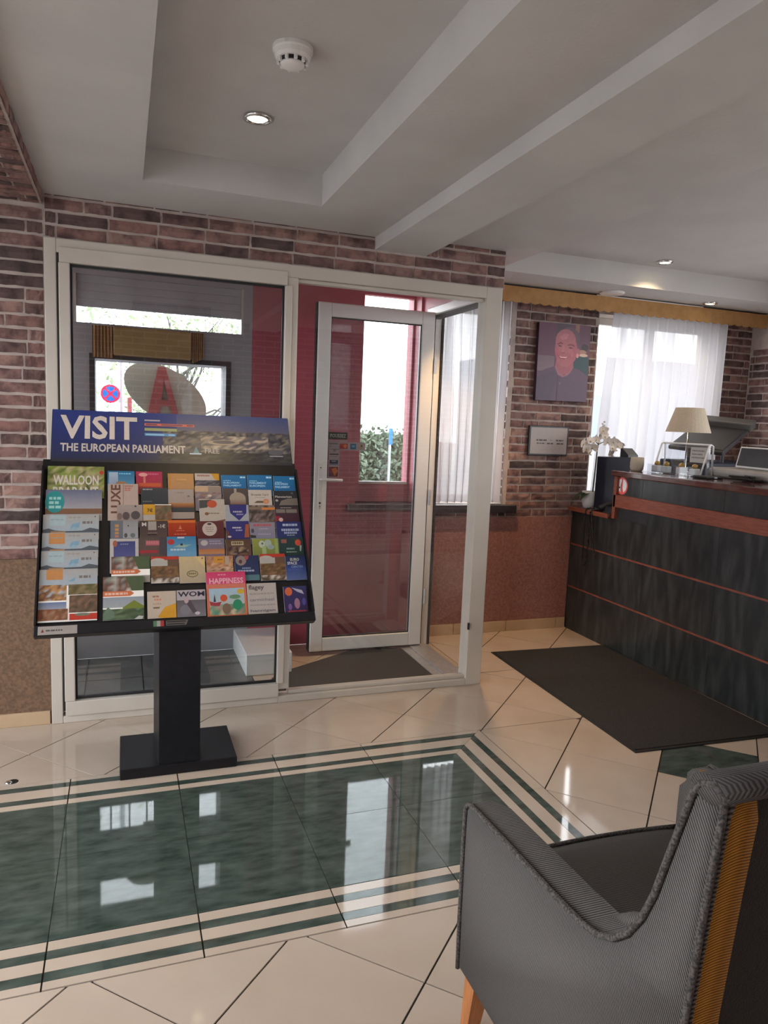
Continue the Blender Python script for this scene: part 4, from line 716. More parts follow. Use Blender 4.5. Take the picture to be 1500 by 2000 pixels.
bm = bmesh.new(); box(bm, 3.30, 3.43, 3.42, 3.54, 1.2365, 1.252, bev=.006, seg=2); ob('case_body', bm, M_rubber, t); ob('clasp', bx(3.355, 3.375, 3.415, 3.42, 1.240, 1.249), M_alu, t)
t = thing('pen_bundle', 'heap of black pens and gloves lying on the counter', 'pens', (3.45, 3.28, 1.236))
bm = bmesh.new(); rr = random.Random(6)
for k in range(9):
    a = rr.uniform(-.5, .5); c = Vector((3.44 + rr.uniform(-.04, .05), 3.28 + rr.uniform(-.05, .05), 1.243 + .003 * k)); d = Vector((math.sin(a), math.cos(a), 0)) * rr.uniform(.05, .08); tube(bm, [c - d, c + d], .006, 6)
ob('pens', bm, M_rubber, t)
t = thing('copier', 'dark office copier with its lid raised, behind the lampshade', 'copier', (4.12, 4.25, .76))
ob('body', bx(3.80, 4.60, 3.98, 4.46, .761, 1.19, bev=.01, seg=2), M_dev_n, t); ob('body_rim', bx(3.79, 4.62, 3.97, 4.47, 1.19, 1.222, bev=.006), M_dev_w, t)
ob('scanner_bed', bx(3.82, 4.58, 3.99, 4.45, 1.222, 1.31, bev=.008), M_dev_n, t)
A, B_, D_ = Vector((3.74, 4.28, 1.415)), Vector((3.905, 3.92, 1.385)), Vector((4.18, 4.44, 1.60))
e1 = (B_ - A).normalized(); nn = e1.cross((D_ - A)).normalized(); nn = nn if nn.z > 0 else -nn; e2 = nn.cross(e1); e2 = e2 if e2.dot(D_ - A) > 0 else -e2
ML = Matrix(((e1.x, e2.x, nn.x, A.x), (e1.y, e2.y, nn.y, A.y), (e1.z, e2.z, nn.z, A.z), (0, 0, 0, 1)))
bm = bmesh.new(); box(bm, 0, .395, 0, .52, -.03, 0, bev=.006); ob('lid', bm, M_dev_d, t, mw=ML)
bm = bmesh.new(); box(bm, .02, .38, .03, .40, 0, .004); ob('lid_plate', bm, mat('lid_grey', (.03, .029, .032), .5), t, mw=ML)
bm = bmesh.new(); box(bm, -.01, .41, .44, .54, -.02, .045, bev=.01, seg=2); ob('document_feeder', bm, mat('feeder_grey', (.09, .088, .088), .5), t, mw=ML)
for a_, b_ in (((3.88, 4.22, 1.30), (3.90, 4.24, 1.43)), ((4.0, 4.02, 1.30), (4.02, 4.04, 1.42))):
    bm = bmesh.new(); tube(bm, [a_, b_], .012, 8); ob('hinge_arm', bm, M_dev_d, t)
# telephone on the low counter end, its cord over the front
t = thing('telephone', 'black desk telephone with a cord hanging down the counter front', 'telephone', (3.27, 4.2, .935))
bm = bmesh.new(); prism(bm, [(4.13, .9355), (4.25, .9355), (4.25, .985), (4.13, .955)], 3.19, 3.40); ob('body', bm, M_dev_d, t)
bm = bmesh.new(); tube(bm, [(3.165, 4.245, .957), (3.20, 4.232, .980), (3.25, 4.205, 1.0), (3.31, 4.165, 1.018), (3.345, 4.14, 1.012)], [.020, .017, .014, .017, .020], 10); ob('handset', bm, M_rubber, t, smooth=True)
bm = bmesh.new()
for k in range(12): a, b = k % 3, k // 3; box(bm, 3.30 + .028 * a, 3.318 + .028 * a, 4.15 + .022 * b, 4.166 + .022 * b, .958 + .0055 * b, .966 + .0055 * b)
ob('keys', bm, M_dev_g, t)
bm = bmesh.new()
def coil(path, n, r):
    P = [Vector(p) for p in path]; L_ = []; 
    for i in range(n + 1):
        u = i / n * (len(P) - 1); k = min(int(u), len(P) - 2); f = u - k; p0 = P[max(k - 1, 0)]; p3 = P[min(k + 2, len(P) - 1)]
        c = .5 * (2 * P[k] + (P[k + 1] - p0) * f + (2 * p0 - 5 * P[k] + 4 * P[k + 1] - p3) * f * f + (3 * P[k] - p0 - 3 * P[k + 1] + p3) * f ** 3)
        L_.append(c + r * Vector((0, math.cos(i * 1.2), math.sin(i * 1.2))))
    return L_
tube(bm, coil([(3.165, 4.25, .95), (3.135, 4.335, .945), (3.118, 4.35, .90), (3.13, 4.36, .72), (3.14, 4.375, .56), (3.14, 4.345, .53), (3.14, 4.32, .60), (3.135, 4.31, .80), (3.118, 4.29, .915), (3.15, 4.26, .945), (3.20, 4.24, .945)], 150, .004), .0055, 6)
tube(bm, coil([(3.118, 4.27, .92), (3.128, 4.26, .80), (3.14, 4.25, .66), (3.15, 4.24, .60)], 40, .003), .005, 6)
ob('coiled_cord', bm, M_rubber, t, smooth=True)
# orchid
t = thing('potted_orchid', 'white artificial orchid in a small white pot on the counter end', 'plant', (3.21, 4.44, .935))
bm = bmesh.new(); lathe(bm, [(.042, 0), (.05, .03), (.056, .12), (.053, .122), (.050, .10)], (3.215, 4.445, .936), 20); ob('pot', bm, M_pot, t, smooth=True)
bm = bmesh.new(); tube(bm, [(3.235, 4.44, 1.03), (3.25, 4.45, 1.20), (3.255, 4.45, 1.36), (3.268, 4.45, 1.47), (3.29, 4.45, 1.54)], [.006, .0055, .005, .004, .003], 7)
tube(bm, [(3.262, 4.45, 1.40), (3.20, 4.44, 1.44), (3.13, 4.42, 1.42), (3.075, 4.41, 1.385)], .003, 6); tube(bm, [(3.262, 4.45, 1.40), (3.32, 4.44, 1.43), (3.40, 4.43, 1.40), (3.47, 4.43, 1.375)], .003, 6); ob('stem', bm, M_stem, t, smooth=True)
def leaf(bm, base, d, L_, wd, droop, n=6):
    d = Vector(d).normalized(); s = d.cross(Vector((0, 0, 1))).normalized(); rows = []
    for i in range(n + 1):
        f = i / n; c = Vector(base) + d * L_ * f + Vector((0, 0, L_ * (.35 * f - droop * f * f))); wv = wd * math.sin(PI * min(.97, .12 + .85 * f)) * .5
        rows.append((bm.verts.new(c - s * wv + Vector((0, 0, .15 * wv))), bm.verts.new(c - Vector((0, 0, .12 * wv))), bm.verts.new(c + s * wv + Vector((0, 0, .15 * wv)))))
    for a, b in zip(rows, rows[1:]):
        bm.faces.new((a[0], a[1], b[1], b[0])); bm.faces.new((a[1], a[2], b[2], b[1]))
for d, l, w_ in (((-1, .1, 0), .15, .06), ((-.9, -.35, 0), .13, .05), ((-.75, .6, 0), .12, .055), ((.9, .35, 0), .12, .05)):
    bm = bmesh.new(); leaf(bm, (3.22, 4.44, 1.045), d, l, w_, .75); ob('leaf', bm, M_leafd, t, smooth=True)
rr = random.Random(3)
def flower(c, yaw, pitch, s):
    M = Matrix.Translation(c) @ Matrix.Rotation(yaw, 4, 'Z') @ Matrix.Rotation(pitch, 4, 'X'); bm = bmesh.new()
    for k, (a, L_, wd) in enumerate(((90, 1, .62), (210, .95, .55), (330, .95, .55), (25, .95, 1.05), (155, .95, 1.05))):
        a = math.radians(a); rows = []
        for i in range(6):
            f = i / 5; rad = s * L_ * (.06 + .94 * f); wv = s * wd * .5 * math.sin(PI * min(.93, .18 + .78 * f)); cup = -.25 * s * f * f + (.02 * s if k > 2 else 0)
            rows.append([bm.verts.new(M @ Vector((rad * math.cos(a) - q * wv * math.sin(a), cup + .12 * abs(q) * wv - .1 * s, rad * math.sin(a) + q * wv * math.cos(a)))) for q in (-1, 0, 1)])
        for A, B in zip(rows, rows[1:]):
            for q in (0, 1): bm.faces.new((A[q], A[q + 1], B[q + 1], B[q]))
    o = ob('flower', bm, M_petal, t, smooth=True)
    bm = bmesh.new(); bmesh.ops.create_icosphere(bm, subdivisions=1, radius=s * .16, matrix=M @ Matrix.Translation((0, -.18 * s, -.05 * s))); ob('flower_lip', bm, mat('pale_yellow_lip', (.62, .52, .30), .6), o)
for c, yw, s in (((3.085, 4.39, 1.40), .5, .045), ((3.12, 4.40, 1.365), .2, .046), ((3.15, 4.40, 1.42), .1, .046), ((3.185, 4.41, 1.375), -.2, .045), ((3.215, 4.42, 1.43), 0, .04), ((3.14, 4.39, 1.34), .3, .04),
                 ((3.27, 4.42, 1.50), -.3, .045), ((3.285, 4.42, 1.455), .2, .045), ((3.25, 4.42, 1.465), .7, .04), ((3.31, 4.41, 1.42), -.2, .046), ((3.345, 4.40, 1.375), .1, .046), ((3.36, 4.41, 1.42), -.5, .044), ((3.40, 4.41, 1.39), -.3, .042), ((3.33, 4.40, 1.335), .2, .045), ((3.425, 4.42, 1.40), -.7, .036)):
    flower(Vector(c), yw + rr.uniform(-.3, .3), rr.uniform(-.4, .4), s)
bm = bmesh.new()
for c in ((3.30, 4.45, 1.565), (3.285, 4.45, 1.55), (3.455, 4.43, 1.39), (3.475, 4.43, 1.40)): bmesh.ops.create_icosphere(bm, subdivisions=1, radius=.008, matrix=Matrix.Translation(c))
ob('buds', bm, M_petal, t)

# ------------------------------------------------------------------ far wall: pictures, curtains, valance, sills
t = thing('portrait_canvas', 'large canvas portrait of a smiling balding man in dark shirt on brick wall', 'picture', (2.985, 4.58, 1.70))
MP = Matrix.Translation((2.985, 4.55, 1.702)) @ Matrix.Rotation(math.radians(-.6), 4, 'Y')
bm = bmesh.new(); box(bm, -.215, .215, 0, .035, 0, .545, bev=.002); ob('canvas', bm, mat('dark_canvas_edge', (.05, .025, .04), .7), t, mw=MP)
face = '#7b4650'
artwork('painted_portrait', .43, .545, [('r', 0, 0, 1, 1, '#4a2c3c', '#472f40'), ('r', .33, .0, .62, .12, '#3c3038'), ('r', .70, .0, .78, .10, '#6e4a42'), ('r', 0, .42, .32, .62, '#544450', '#5a4a52'),
    ('p', [(.70, .44), (.80, .38), (.99, .42), (1, .72), (.70, .60)], '#1c3038'), ('c', .90, .29, .07, .05, '#2a2028'), ('c', .86, .35, .08, .03, '#7a5a54'), ('c', .88, .39, .09, .02, '#9a8478'),
    ('p', [(0, .66), (.14, .60), (.33, .55), (.42, .64), (.55, .63), (.66, .55), (.82, .58), (1, .66), (1, 1), (0, 1)], '#423043'), ('p', [(0, .70), (.2, .64), (.33, .60), (.40, .72), (.28, 1), (0, 1)], '#3c2e40'),
    ('p', [(.35, .48), (.68, .44), (.70, .56), (.60, .63), (.50, .66), (.40, .62), (.34, .56)], '#74404a'), ('p', [(.33, .55), (.37, .55), (.42, .63), (.52, .665), (.64, .60), (.67, .56), (.68, .59), (.60, .66), (.50, .69), (.40, .66)], '#6e4854'),
    ('c', .585, .20, .215, .165, '#4c3a44'), ('p', [(.74, .18), (.80, .22), (.79, .34), (.74, .40)], '#463440'),
    ('c', .535, .33, .222, .205, face), ('c', .52, .22, .20, .155, '#804c54'), ('p', [(.33, .40), (.74, .36), (.70, .48), (.58, .55), (.47, .555), (.37, .50)], face), ('p', [(.64, .24), (.74, .26), (.755, .36), (.73, .45), (.66, .51), (.60, .54), (.66, .46), (.68, .38), (.66, .30)], '#7d434e'), ('p', [(.40, .17), (.50, .12), (.58, .13), (.54, .19), (.44, .21)], '#8c575e'), ('c', .77, .36, .045, .055, '#784851'), ('c', .765, .40, .025, .03, '#9a6a68'),
    ('p', [(.36, .26), (.42, .235), (.47, .25), (.46, .265), (.42, .255), (.37, .275)], '#5a2c3a'), ('p', [(.56, .265), (.62, .25), (.70, .27), (.69, .285), (.62, .27), (.56, .28)], '#5a2c3a'),
    ('p', [(.37, .285), (.41, .275), (.455, .29), (.41, .297)], '#43202c'), ('p', [(.575, .302), (.62, .29), (.675, .308), (.62, .316)], '#43202c'), ('p', [(.47, .27), (.505, .29), (.51, .355), (.465, .37), (.44, .355)], '#865058'), ('p', [(.44, .36), (.475, .375), (.52, .36), (.515, .373), (.475, .385), (.45, .378)], '#6a3440'),
    ('c', .37, .36, .035, .04, '#84464f'), ('c', .64, .38, .05, .04, '#844a53'), ('p', [(.37, .405), (.45, .42), (.60, .415), (.575, .44), (.50, .455), (.42, .445)], '#6a2c3a'), ('p', [(.40, .415), (.46, .425), (.58, .422), (.54, .44), (.44, .438)], '#a88084'),
    ('p', [(.36, .375), (.38, .37), (.365, .42), (.35, .43)], '#743c48'), ('p', [(.60, .37), (.63, .40), (.63, .44), (.615, .44)], '#743c48'), ('c', .45, .77, .02, .015, '#54404e'), ('r', .40, .66, .405, 1, '#35283a')], MP, t, k=.52)
t = thing('framed_notice', 'small framed white notice with two black text lines below the portrait', 'frame', (2.915, 4.58, 1.30))
MP = Matrix.Translation((2.913, 4.562, 1.304)); bm = bmesh.new(); box(bm, -.165, .165, 0, .022, 0, .215, bev=.003); ob('frame', bm, M_dev_d, t, mw=MP)
artwork('notice_sheet', .305, .19, [('r', 0, 0, 1, 1, '#8b8280'), ('l', .16, .45, .44, .055, '#3a3434'), ('l', .52, .46, .60, .03, '#6a6462'), ('l', .70, .45, .90, .055, '#3a3434'), ('l', .17, .575, .40, .05, '#4a4444'), ('l', .45, .575, .62, .05, '#3a3434'), ('l', .72, .575, .90, .05, '#3a3434')], MP @ Matrix.Translation((0, 0, .0125)), t, k=.62)
def win(n, W, mull=()):
    x0, x1, z0, z1 = W; t = empty('window_%d' % n, ((x0 + x1) / 2, YB + .2, z0)); t['kind'] = 'structure'; a, b = YB + .16, YB + .215
    ob('window_frame', bxs([(x0, x1, a, b, z0, z0 + .05), (x0, x1, a, b, z1 - .05, z1), (x0, x0 + .05, a, b, z0 + .05, z1 - .05), (x1 - .05, x1, a, b, z0 + .05, z1 - .05)] + [(m - .025, m + .025, a, b, z0 + .05, z1 - .05) for m in mull]), M_frame, t)
    ob('pane', bx(x0 + .05, x1 - .05, YB + .185, YB + .190, z0 + .05, z1 - .05), M_glass, t)
win(2, W_C1); win(3, W_C2, (3.9,))
struct('sill_1', bx(2.0, 2.665, YB - .06, YB + .16, .888, .945, bev=.004), M_stone); struct('sill_2', bx(3.26, 4.50, YB - .03, YB + .16, .885, .93, bev=.004), M_stone)
lay(wall_far, F_px(2.03 - .0), YB + .02, YB + .15, .95, 2.34, limit=0)
for nm, xa in (('reveal', 2.565),):
    lay(wall_far, lambda u, v: Matrix.Translation((2.565, u, v)) @ Matrix.Rotation(-PI / 2, 4, 'Z'), YB + .0, YB + .155, .955, 2.33, limit=40)
def curtain(name, x0, x1, z0, z1, y, label, folds, lean=0, amp=.030):
    bm = bmesh.new(); n = folds * 10; rows = 14; g = []; rr = random.Random(folds); ph = [rr.uniform(-.5, .5) for _ in range(folds + 2)]
    for j in range(rows + 1):
        f = j / rows; z = z1 + (z0 - z1) * f; r_ = []
        for i in range(n + 1):
            u = i / n; a = u * folds * 2 * PI + ph[int(u * folds)] * .3 * math.sin(PI * f) + .6 * math.sin(3 * f + 9 * u)
            xx = x0 + (x1 - x0) * u + lean * f * (1 - u) ** 1.3
            r_.append(bm.verts.new((xx + .006 * math.sin(a * 2), y + amp * (.55 + .45 * f) * math.sin(a) + .01 * math.sin(5 * u + 4 * f), z + (.006 * math.sin(a) if j == rows else 0))))
        g.append(r_)
    for A, B in zip(g, g[1:]):
        for i in range(n): bm.faces.new((A[i], A[i + 1], B[i + 1], B[i]))
    o = ob(name, bm, M_sheer, None, smooth=True); return tag(o, label, 'curtain', 'white sheer curtains')
curtain('sheer_curtain', 1.995, 2.53, .968, 2.372, 4.545, 'white sheer curtain beside the partition post, left of the portrait', 9)
curtain('sheer_curtain', 3.37, 4.43, .94, 2.385, 4.53, 'wide white sheer curtain over the window behind the lamp', 13, lean=-.10)
t = thing('valance_board', 'long mustard fabric pelmet with scalloped lower edge along the far wall', 'pelmet', (3.3, 4.47, 2.34))
bm = bmesh.new(); xa, xb = 1.99, 4.745; n = 230; top = []; lo = []
for i in range(n + 1):
    x = xa + (xb - xa) * i / n; z = 2.352 - .012 * abs(math.sin(x * PI / .075)); top.append((x, 2.448)); lo.append((x, z))
for a, b, c, d in zip(top, top[1:], lo[1:], lo):
    q = [bm.verts.new((p[0], 4.45, p[1])) for p in (a, b, c, d)] ; bm.faces.new(q)
bmesh.ops.remove_doubles(bm, verts=bm.verts, dist=1e-5)
r = bmesh.ops.extrude_face_region(bm, geom=bm.faces[:]); bmesh.ops.translate(bm, vec=(0, .012, 0), verts=[v for v in r['geom'] if isinstance(v, bmesh.types.BMVert)])
ob('fabric', bm, M_fabric_y, t); ob('rail', bx(1.99, 4.745, 4.462, 4.585, 2.425, 2.447), M_dev_d, t); ob('cord_line', bx(3.15, 4.1, 4.444, 4.45, 2.4475, 2.4535), M_dev_w, t)

# ------------------------------------------------------------------ porch: red window, display window, mat
t = empty('window_4', (1.68, YB + .1, .95)); t['kind'] = 'structure'; a, b = YB + .10, YB + .16
x0, x1, z0, z1 = W_R
ob('window_frame', bxs([(x0, x1, a, b, z0, 1.075), (x0, x1, a, b, 2.335, z1), (x0, 1.515, a, b, 1.075, 2.335), (1.865, x1, a, b, 1.075, 2.335)], bev=.004), M_red, t)
ob('glazing_bead', bxs([(1.515, 1.865, a - .006, a + .02, 1.075, 1.092)]), M_frame, t); ob('pane', bx(1.515, 1.865, YB + .13, YB + .135, 1.075, 2.335), M_glass, t)
struct('sill_3', bx(1.40, 1.895, YB - .05, YB + .10, .905, .95, bev=.004), M_stone)
bm = bmesh.new(); n = 60; up = [(1.47 + .42 * i / n, 2.395) for i in range(n + 1)]; dn = [(x, 2.352 - .010 * abs(math.sin(x * PI / .075))) for x, _ in up]
for q in zip(up, up[1:], dn[1:], dn): bm.faces.new([bm.verts.new((p[0], YB - .03, p[1])) for p in q])
bmesh.ops.remove_doubles(bm, verts=bm.verts, dist=1e-5); r = bmesh.ops.extrude_face_region(bm, geom=bm.faces[:]); bmesh.ops.translate(bm, vec=(0, .010, 0), verts=[v for v in r['geom'] if isinstance(v, bmesh.types.BMVert)])
tag(ob('scalloped_pelmet', bm, mat('rose_pelmet_fabric', (.34, .17, .13), .8), None), 'short rose-brown scalloped pelmet above the maroon window in the porch', 'pelmet')
# left porch wall: clerestory strip with grey shutter above, display window below
t = empty('window_6', (.22, YB + .1, .975)); t['kind'] = 'structure'
x0, x1, z0, z1 = W_A; a, b = YB + .08, YB + .12
ob('window_frame', bxs([(x0 - .03, x1 + .03, YB - .01, YB, z0 - .03, z0), (x0 - .03, x1 + .03, YB - .01, YB, z1, z1 + .03), (x0 - .03, x0, YB - .01, YB, z0, z1), (x1, x1 + .03, YB - .01, YB, z0, z1)]), M_dev_d, t)
ob('pane', bx(x0, x1, YB + .10, YB + .105, z0, z1), M_glass, t)
t = empty('window_10', (.22, YB + .1, .975)); t['kind'] = 'structure'; x0, x1, z0, z1 = W_A2
for x in (-.085, .028, .135, .24, .345, .45): ob('glazing_bar', bx(x - .005, x + .005, a, b, z0, z1), M_dev_w, t)
ob('pane', bx(x0, x1, YB + .10, YB + .105, z0, z1), M_glass, t)
t = empty('window_7', (.22, YB + .1, 2.0)); t['kind'] = 'structure'; x0, x1, z0, z1 = W_T
for k in range(4): ob('shutter_slat', bx(x0 + .012, x1 - .012, YB + .02, YB + .04, 2.092 + .0445 * k, 2.1372 + .0445 * k, bev=.003), mat('grey_shutter', (.42, .42, .45), .5, (.36, .36, .39), 5), t)
ob('guide_rail', bx(x0, x0 + .012, YB, YB + .06, z0, z1), M_frame, t); ob('guide_rail', bx(x1 - .012, x1, YB, YB + .06, z0, z1), M_frame, t)
ob('pane', bx(x0 + .012, x1 - .012, YB + .10, YB + .105, z0, z1), M_glass, t)
t = thing('curtain_box', 'brown pelmet box with mustard side drapes between the two porch windows', 'pelmet', (.15, YB - .03, 1.81))
ob('front_panel', bx(-.05, .385, YB - .05, YB - .002, 1.822, 1.985, bev=.004), mat('brown_pelmet_board', (.34, .215, .08), .6, (.29, .175, .06), 6), t)
bm = bmesh.new()
for xa, xb in ((-.165, -.055), (.39, .46)):
    n = 24; P0 = [(xa + (xb - xa) * i / n, YB - .035 + .012 * math.sin(i * 1.6)) for i in range(n + 1)]
    for p, q in zip(P0, P0[1:]): bm.faces.new([bm.verts.new(c) for c in ((*p, 1.985), (*q, 1.985), (*q, 1.805 + .03 * (xa > 0) * abs(q[0] - .40) / .06), (*p, 1.805 + .03 * (xa > 0) * abs(p[0] - .40) / .06))])
bmesh.ops.remove_doubles(bm, verts=bm.verts, dist=1e-5); ob('side_drape', bm, M_fabric_y, t, smooth=True)
struct('trim_3', bx(.665, .935, 4.06, YB, .001, .13, bev=.004), M_dwhite)
# mats
bm = bmesh.new(); prism(bm, [(.80, 3.76), (1.735, 3.735), (1.735, 4.33), (1.50, 4.43), (.93, 4.10), (.80, 3.98)], .0005, .009, 'z')
tag(ob('porch_mat', bm, M_mat, None), 'charcoal doormat on the porch floor behind the glazed partition', 'doormat')
t = thing('counter_mat', 'large dark brown-black floor mat in front of the reception counter', 'mat', (2.7, 3.3, 0))
Q = [(2.262, 2.625), (3.150, 2.59), (3.164, 4.10), (2.305, 4.135)]
bm = bmesh.new(); prism(bm, Q, .0005, .006, 'z'); ob('rubber_edge', bm, M_rubber, t)
c = Vector((2.70, 3.36)); bm = bmesh.new(); prism(bm, [tuple(c + (Vector(p) - c) * .975) for p in Q], .006, .010, 'z'); ob('pile', bm, M_mat, t)
# stickers on the open door's glass
artwork('push_sticker', .122, .044, [('r', 0, 0, 1, 1, '#2c302c'), ('t', .08, .22, .92, .74, 'POUSSEZ', '#8a8f88')], Matrix.Translation((1.259, 4.3515, 1.381)), dr)
artwork('push_sticker_strip', .118, .010, [('r', 0, 0, 1, 1, '#8f8084')], Matrix.Translation((1.259, 4.3515, 1.366)), dr)
artwork('card_sticker', .24, .048, [('r', 0, 0, 1, 1, '#8c8084'), ('r', .02, .14, .25, .30, '#5a605c'), ('l', .03, .45, .24, .2, '#7c7874'), ('r', .30, .16, .52, .86, '#94382e'), ('c', .45, .5, .05, .26, '#b4644c'), ('r', .59, .16, .75, .88, '#2a5870'), ('r', .63, .36, .71, .64, '#5a86a0'), ('r', .80, .2, .95, .8, '#8c7c6c'), ('c', .90, .42, .025, .14, '#3a2a30')], Matrix.Translation((1.319, 4.3515, 1.316)), dr)
artwork('card_sticker', .070, .178, [('r', 0, 0, 1, 1, '#8e8488'), ('c', .52, .05, .12, .04, '#6a6668'), ('r', .1, .16, .9, .20, '#343434'), ('l', .2, .24, .8, .03, '#6a6462'), ('r', .1, .38, .88, .50, '#2a2640'), ('r', .3, .40, .7, .45, '#6a7478'), ('r', .1, .50, .88, .55, '#5c6878'), ('r', .06, .62, .9, .97, '#6a2c2e'), ('p', [(.3, .70), (.7, .64), (.9, .76), (.6, .95)], '#b4643c'), ('r', .06, .85, .3, .97, '#3a3c58')], Matrix.Translation((1.237, 4.3515, 1.142)), dr)
artwork('small_sticker', .04, .02, [('r', 0, 0, 1, 1, '#8e8488')], Matrix.Translation((1.24, 4.3513, 1.33)), dr)

# ------------------------------------------------------------------ ceiling fittings
def downlight(x, y, z, label, glow, watts, r=.050, spread=95, col=(1, .74, .42)):
    t = thing('ceiling_spot', label, 'downlight', (x, y, z))
    bm = bmesh.new(); n = 32; P = [(r, -.001), (r * 1.02, -.010), (r * .78, -.012), (r * .72, .0)]
    R_ = [[bm.verts.new((x + a * math.cos(2 * PI * k / n), y + a * math.sin(2 * PI * k / n), z + h)) for k in range(n)] for a, h in P]
    for A, B in zip(R_, R_[1:]):
        for k in range(n): bm.faces.new((A[k], A[(k + 1) % n], B[(k + 1) % n], B[k]))
    ob('trim_ring', bm, M_chrome, t, smooth=True)
    bm = bmesh.new(); lathe(bm, [(r * .72, 0), (r * .66, -.007), (r * .3, -.010)], (x, y, z - .001), 24); ob('lamp_face', bm, glow, t)
    L = bpy.data.lights.new('spot_light', 'SPOT'); L.energy = watts; L.color = col; L.spot_size = math.radians(spread); L.spot_blend = .6; L.shadow_soft_size = .03
    o = bpy.data.objects.new('spot_light', L); COL.objects.link(o); finish(o, t, Matrix.Translation((x, y, z - .02)))
downlight(.462, 2.772, 2.575, 'bright lit ceiling spotlight in the left ceiling recess', M_bulb, 26, spread=115)
downlight(3.313, 3.965, 2.605, 'lit ceiling spotlight in the reception ceiling recess', M_bulb, 14, spread=130)
downlight(2.115, 4.05, 2.457, 'added ceiling spotlight hidden behind the top of the partition wall', M_bulb2, 75, spread=84, col=(1, .60, .28))  # added out of sight for the warm light on the reception floor
downlight(4.054, 4.331, 2.462, 'dim ceiling spotlight near the right end of the pelmet', M_bulb2, 5)
t = thing('ceiling_disc', 'flat round white cover plate on the ceiling in front of the pelmet', 'cover plate', (3.214, 4.37, 2.462))
bm = bmesh.new(); lathe(bm, [(.085, 0), (.085, -.008), (.078, -.014), (.02, -.016)], (3.214, 4.36, 2.461), 32); ob('plate', bm, M_dwhite, t, smooth=False)
DT = Matrix.Translation((.472, 2.235, 2.5745)) @ Matrix.Scale(.80, 4)
t = thing('smoke_detector', 'white domed smoke detector with dark slots in the left ceiling recess', 'smoke detector', (.472, 2.235, 2.575))
bm = bmesh.new(); lathe(bm, [(.074, 0), (.074, -.014), (.070, -.020), (.066, -.034), (.058, -.044)], (0, 0, 0), 40); bm.transform(DT); ob('base', bm, M_dwhite, t, smooth=False)
bm = bmesh.new(); lathe(bm, [(.050, -.042), (.048, -.056)], (0, 0, 0), 32); bm.transform(DT); ob('sensor_core', bm, M_gasket, t)
bm = bmesh.new(); lathe(bm, [(.046, -.055), (.044, -.062), (.030, -.070), (.010, -.073)], (0, 0, 0), 32); bm.transform(DT); ob('cap', bm, M_dwhite, t, smooth=True)
for k in range(10):
    a = 2 * PI * k / 10; bm = bmesh.new(); box(bm, -.006, .006, .046, .058, -.060, -.040, bev=.002, M=DT @ Matrix.Rotation(a, 4, 'Z')); ob('rib', bm, M_dwhite, t)

# ------------------------------------------------------------------ armchair
ch = thing('armchair', 'grey ribbed tub armchair with piped edges and mustard back corner in the foreground', 'armchair', (1.14, 1.08, 0))
side = [(1.462, .165), (1.466, .30), (1.468, .50), (1.466, .585), (1.450, .603), (1.40, .606), (1.25, .610), (1.10, .613), (1.00, .618), (.955, .628), (.915, .650), (.880, .685), (.850, .735), (.828, .79), (.808, .86), (.788, .93), (.772, .985), (.758, 1.008), (.735, 1.018), (.715, 1.005), (.716, .97), (.728, .85), (.745, .65), (.757, .45), (.765, .30), (.77, .165)]
def side_panel(xo, xi, sg):
    bm = bmesh.new(); vs = prism(bm, side, min(xo, xi), max(xo, xi))
    es = [e for e in bm.edges if abs(e.verts[0].co.x - e.verts[1].co.x) < 1e-4 and (e.verts[0].co.z + e.verts[1].co.z) / 2 > .4 and (e.verts[0].co.y + e.verts[1].co.y) / 2 < 1.4641 and abs(e.verts[0].co.x - xi) < 1e-4 or (abs(e.verts[0].co.x - e.verts[1].co.x) < 1e-4 and abs(e.verts[0].co.x - xo) < 1e-4)]
    ei = [e for e in es if abs(e.verts[0].co.x - xi) < 1e-4]; eo = [e for e in es if abs(e.verts[0].co.x - xo) < 1e-4]
    bmesh.ops.bevel(bm, geom=ei, offset=.022, segments=3, affect='EDGES'); eo = [e for e in eo if e.is_valid]; bmesh.ops.bevel(bm, geom=eo, offset=.008, segments=2, affect='EDGES')
    return bm
ob('side_panel', side_panel(.775, .858, -1), M_cloth, ch, smooth=True); ob('side_panel', side_panel(1.505, 1.422, 1), M_cloth, ch, smooth=True)
for xo in (.776, 1.504):
    sx = -1 if xo < 1 else 1
    bm = bmesh.new(); tube(bm, [(xo + sx * .002, y - (.004 if i > 18 else 0), z) for i, (y, z) in enumerate(side[:20])], .0058, 8); ob('piping', bm, M_cord, ch, smooth=True)
    bm = bmesh.new(); tube(bm, [(xo + sx * .002, y, z) for y, z in side[19:]], .0058, 8); ob('piping', bm, M_cord, ch, smooth=True)
def loft(sections):
    bm = bmesh.new(); R_ = [[bm.verts.new(p) for p in s] for s in sections]; n = len(R_[0])
    for A, B in zip(R_, R_[1:]):
        for k in range(n): bm.faces.new((A[k], A[(k + 1) % n], B[(k + 1) % n], B[k]))
    bm.faces.new(R_[0][::-1]); bm.faces.new(R_[-1]); return bm
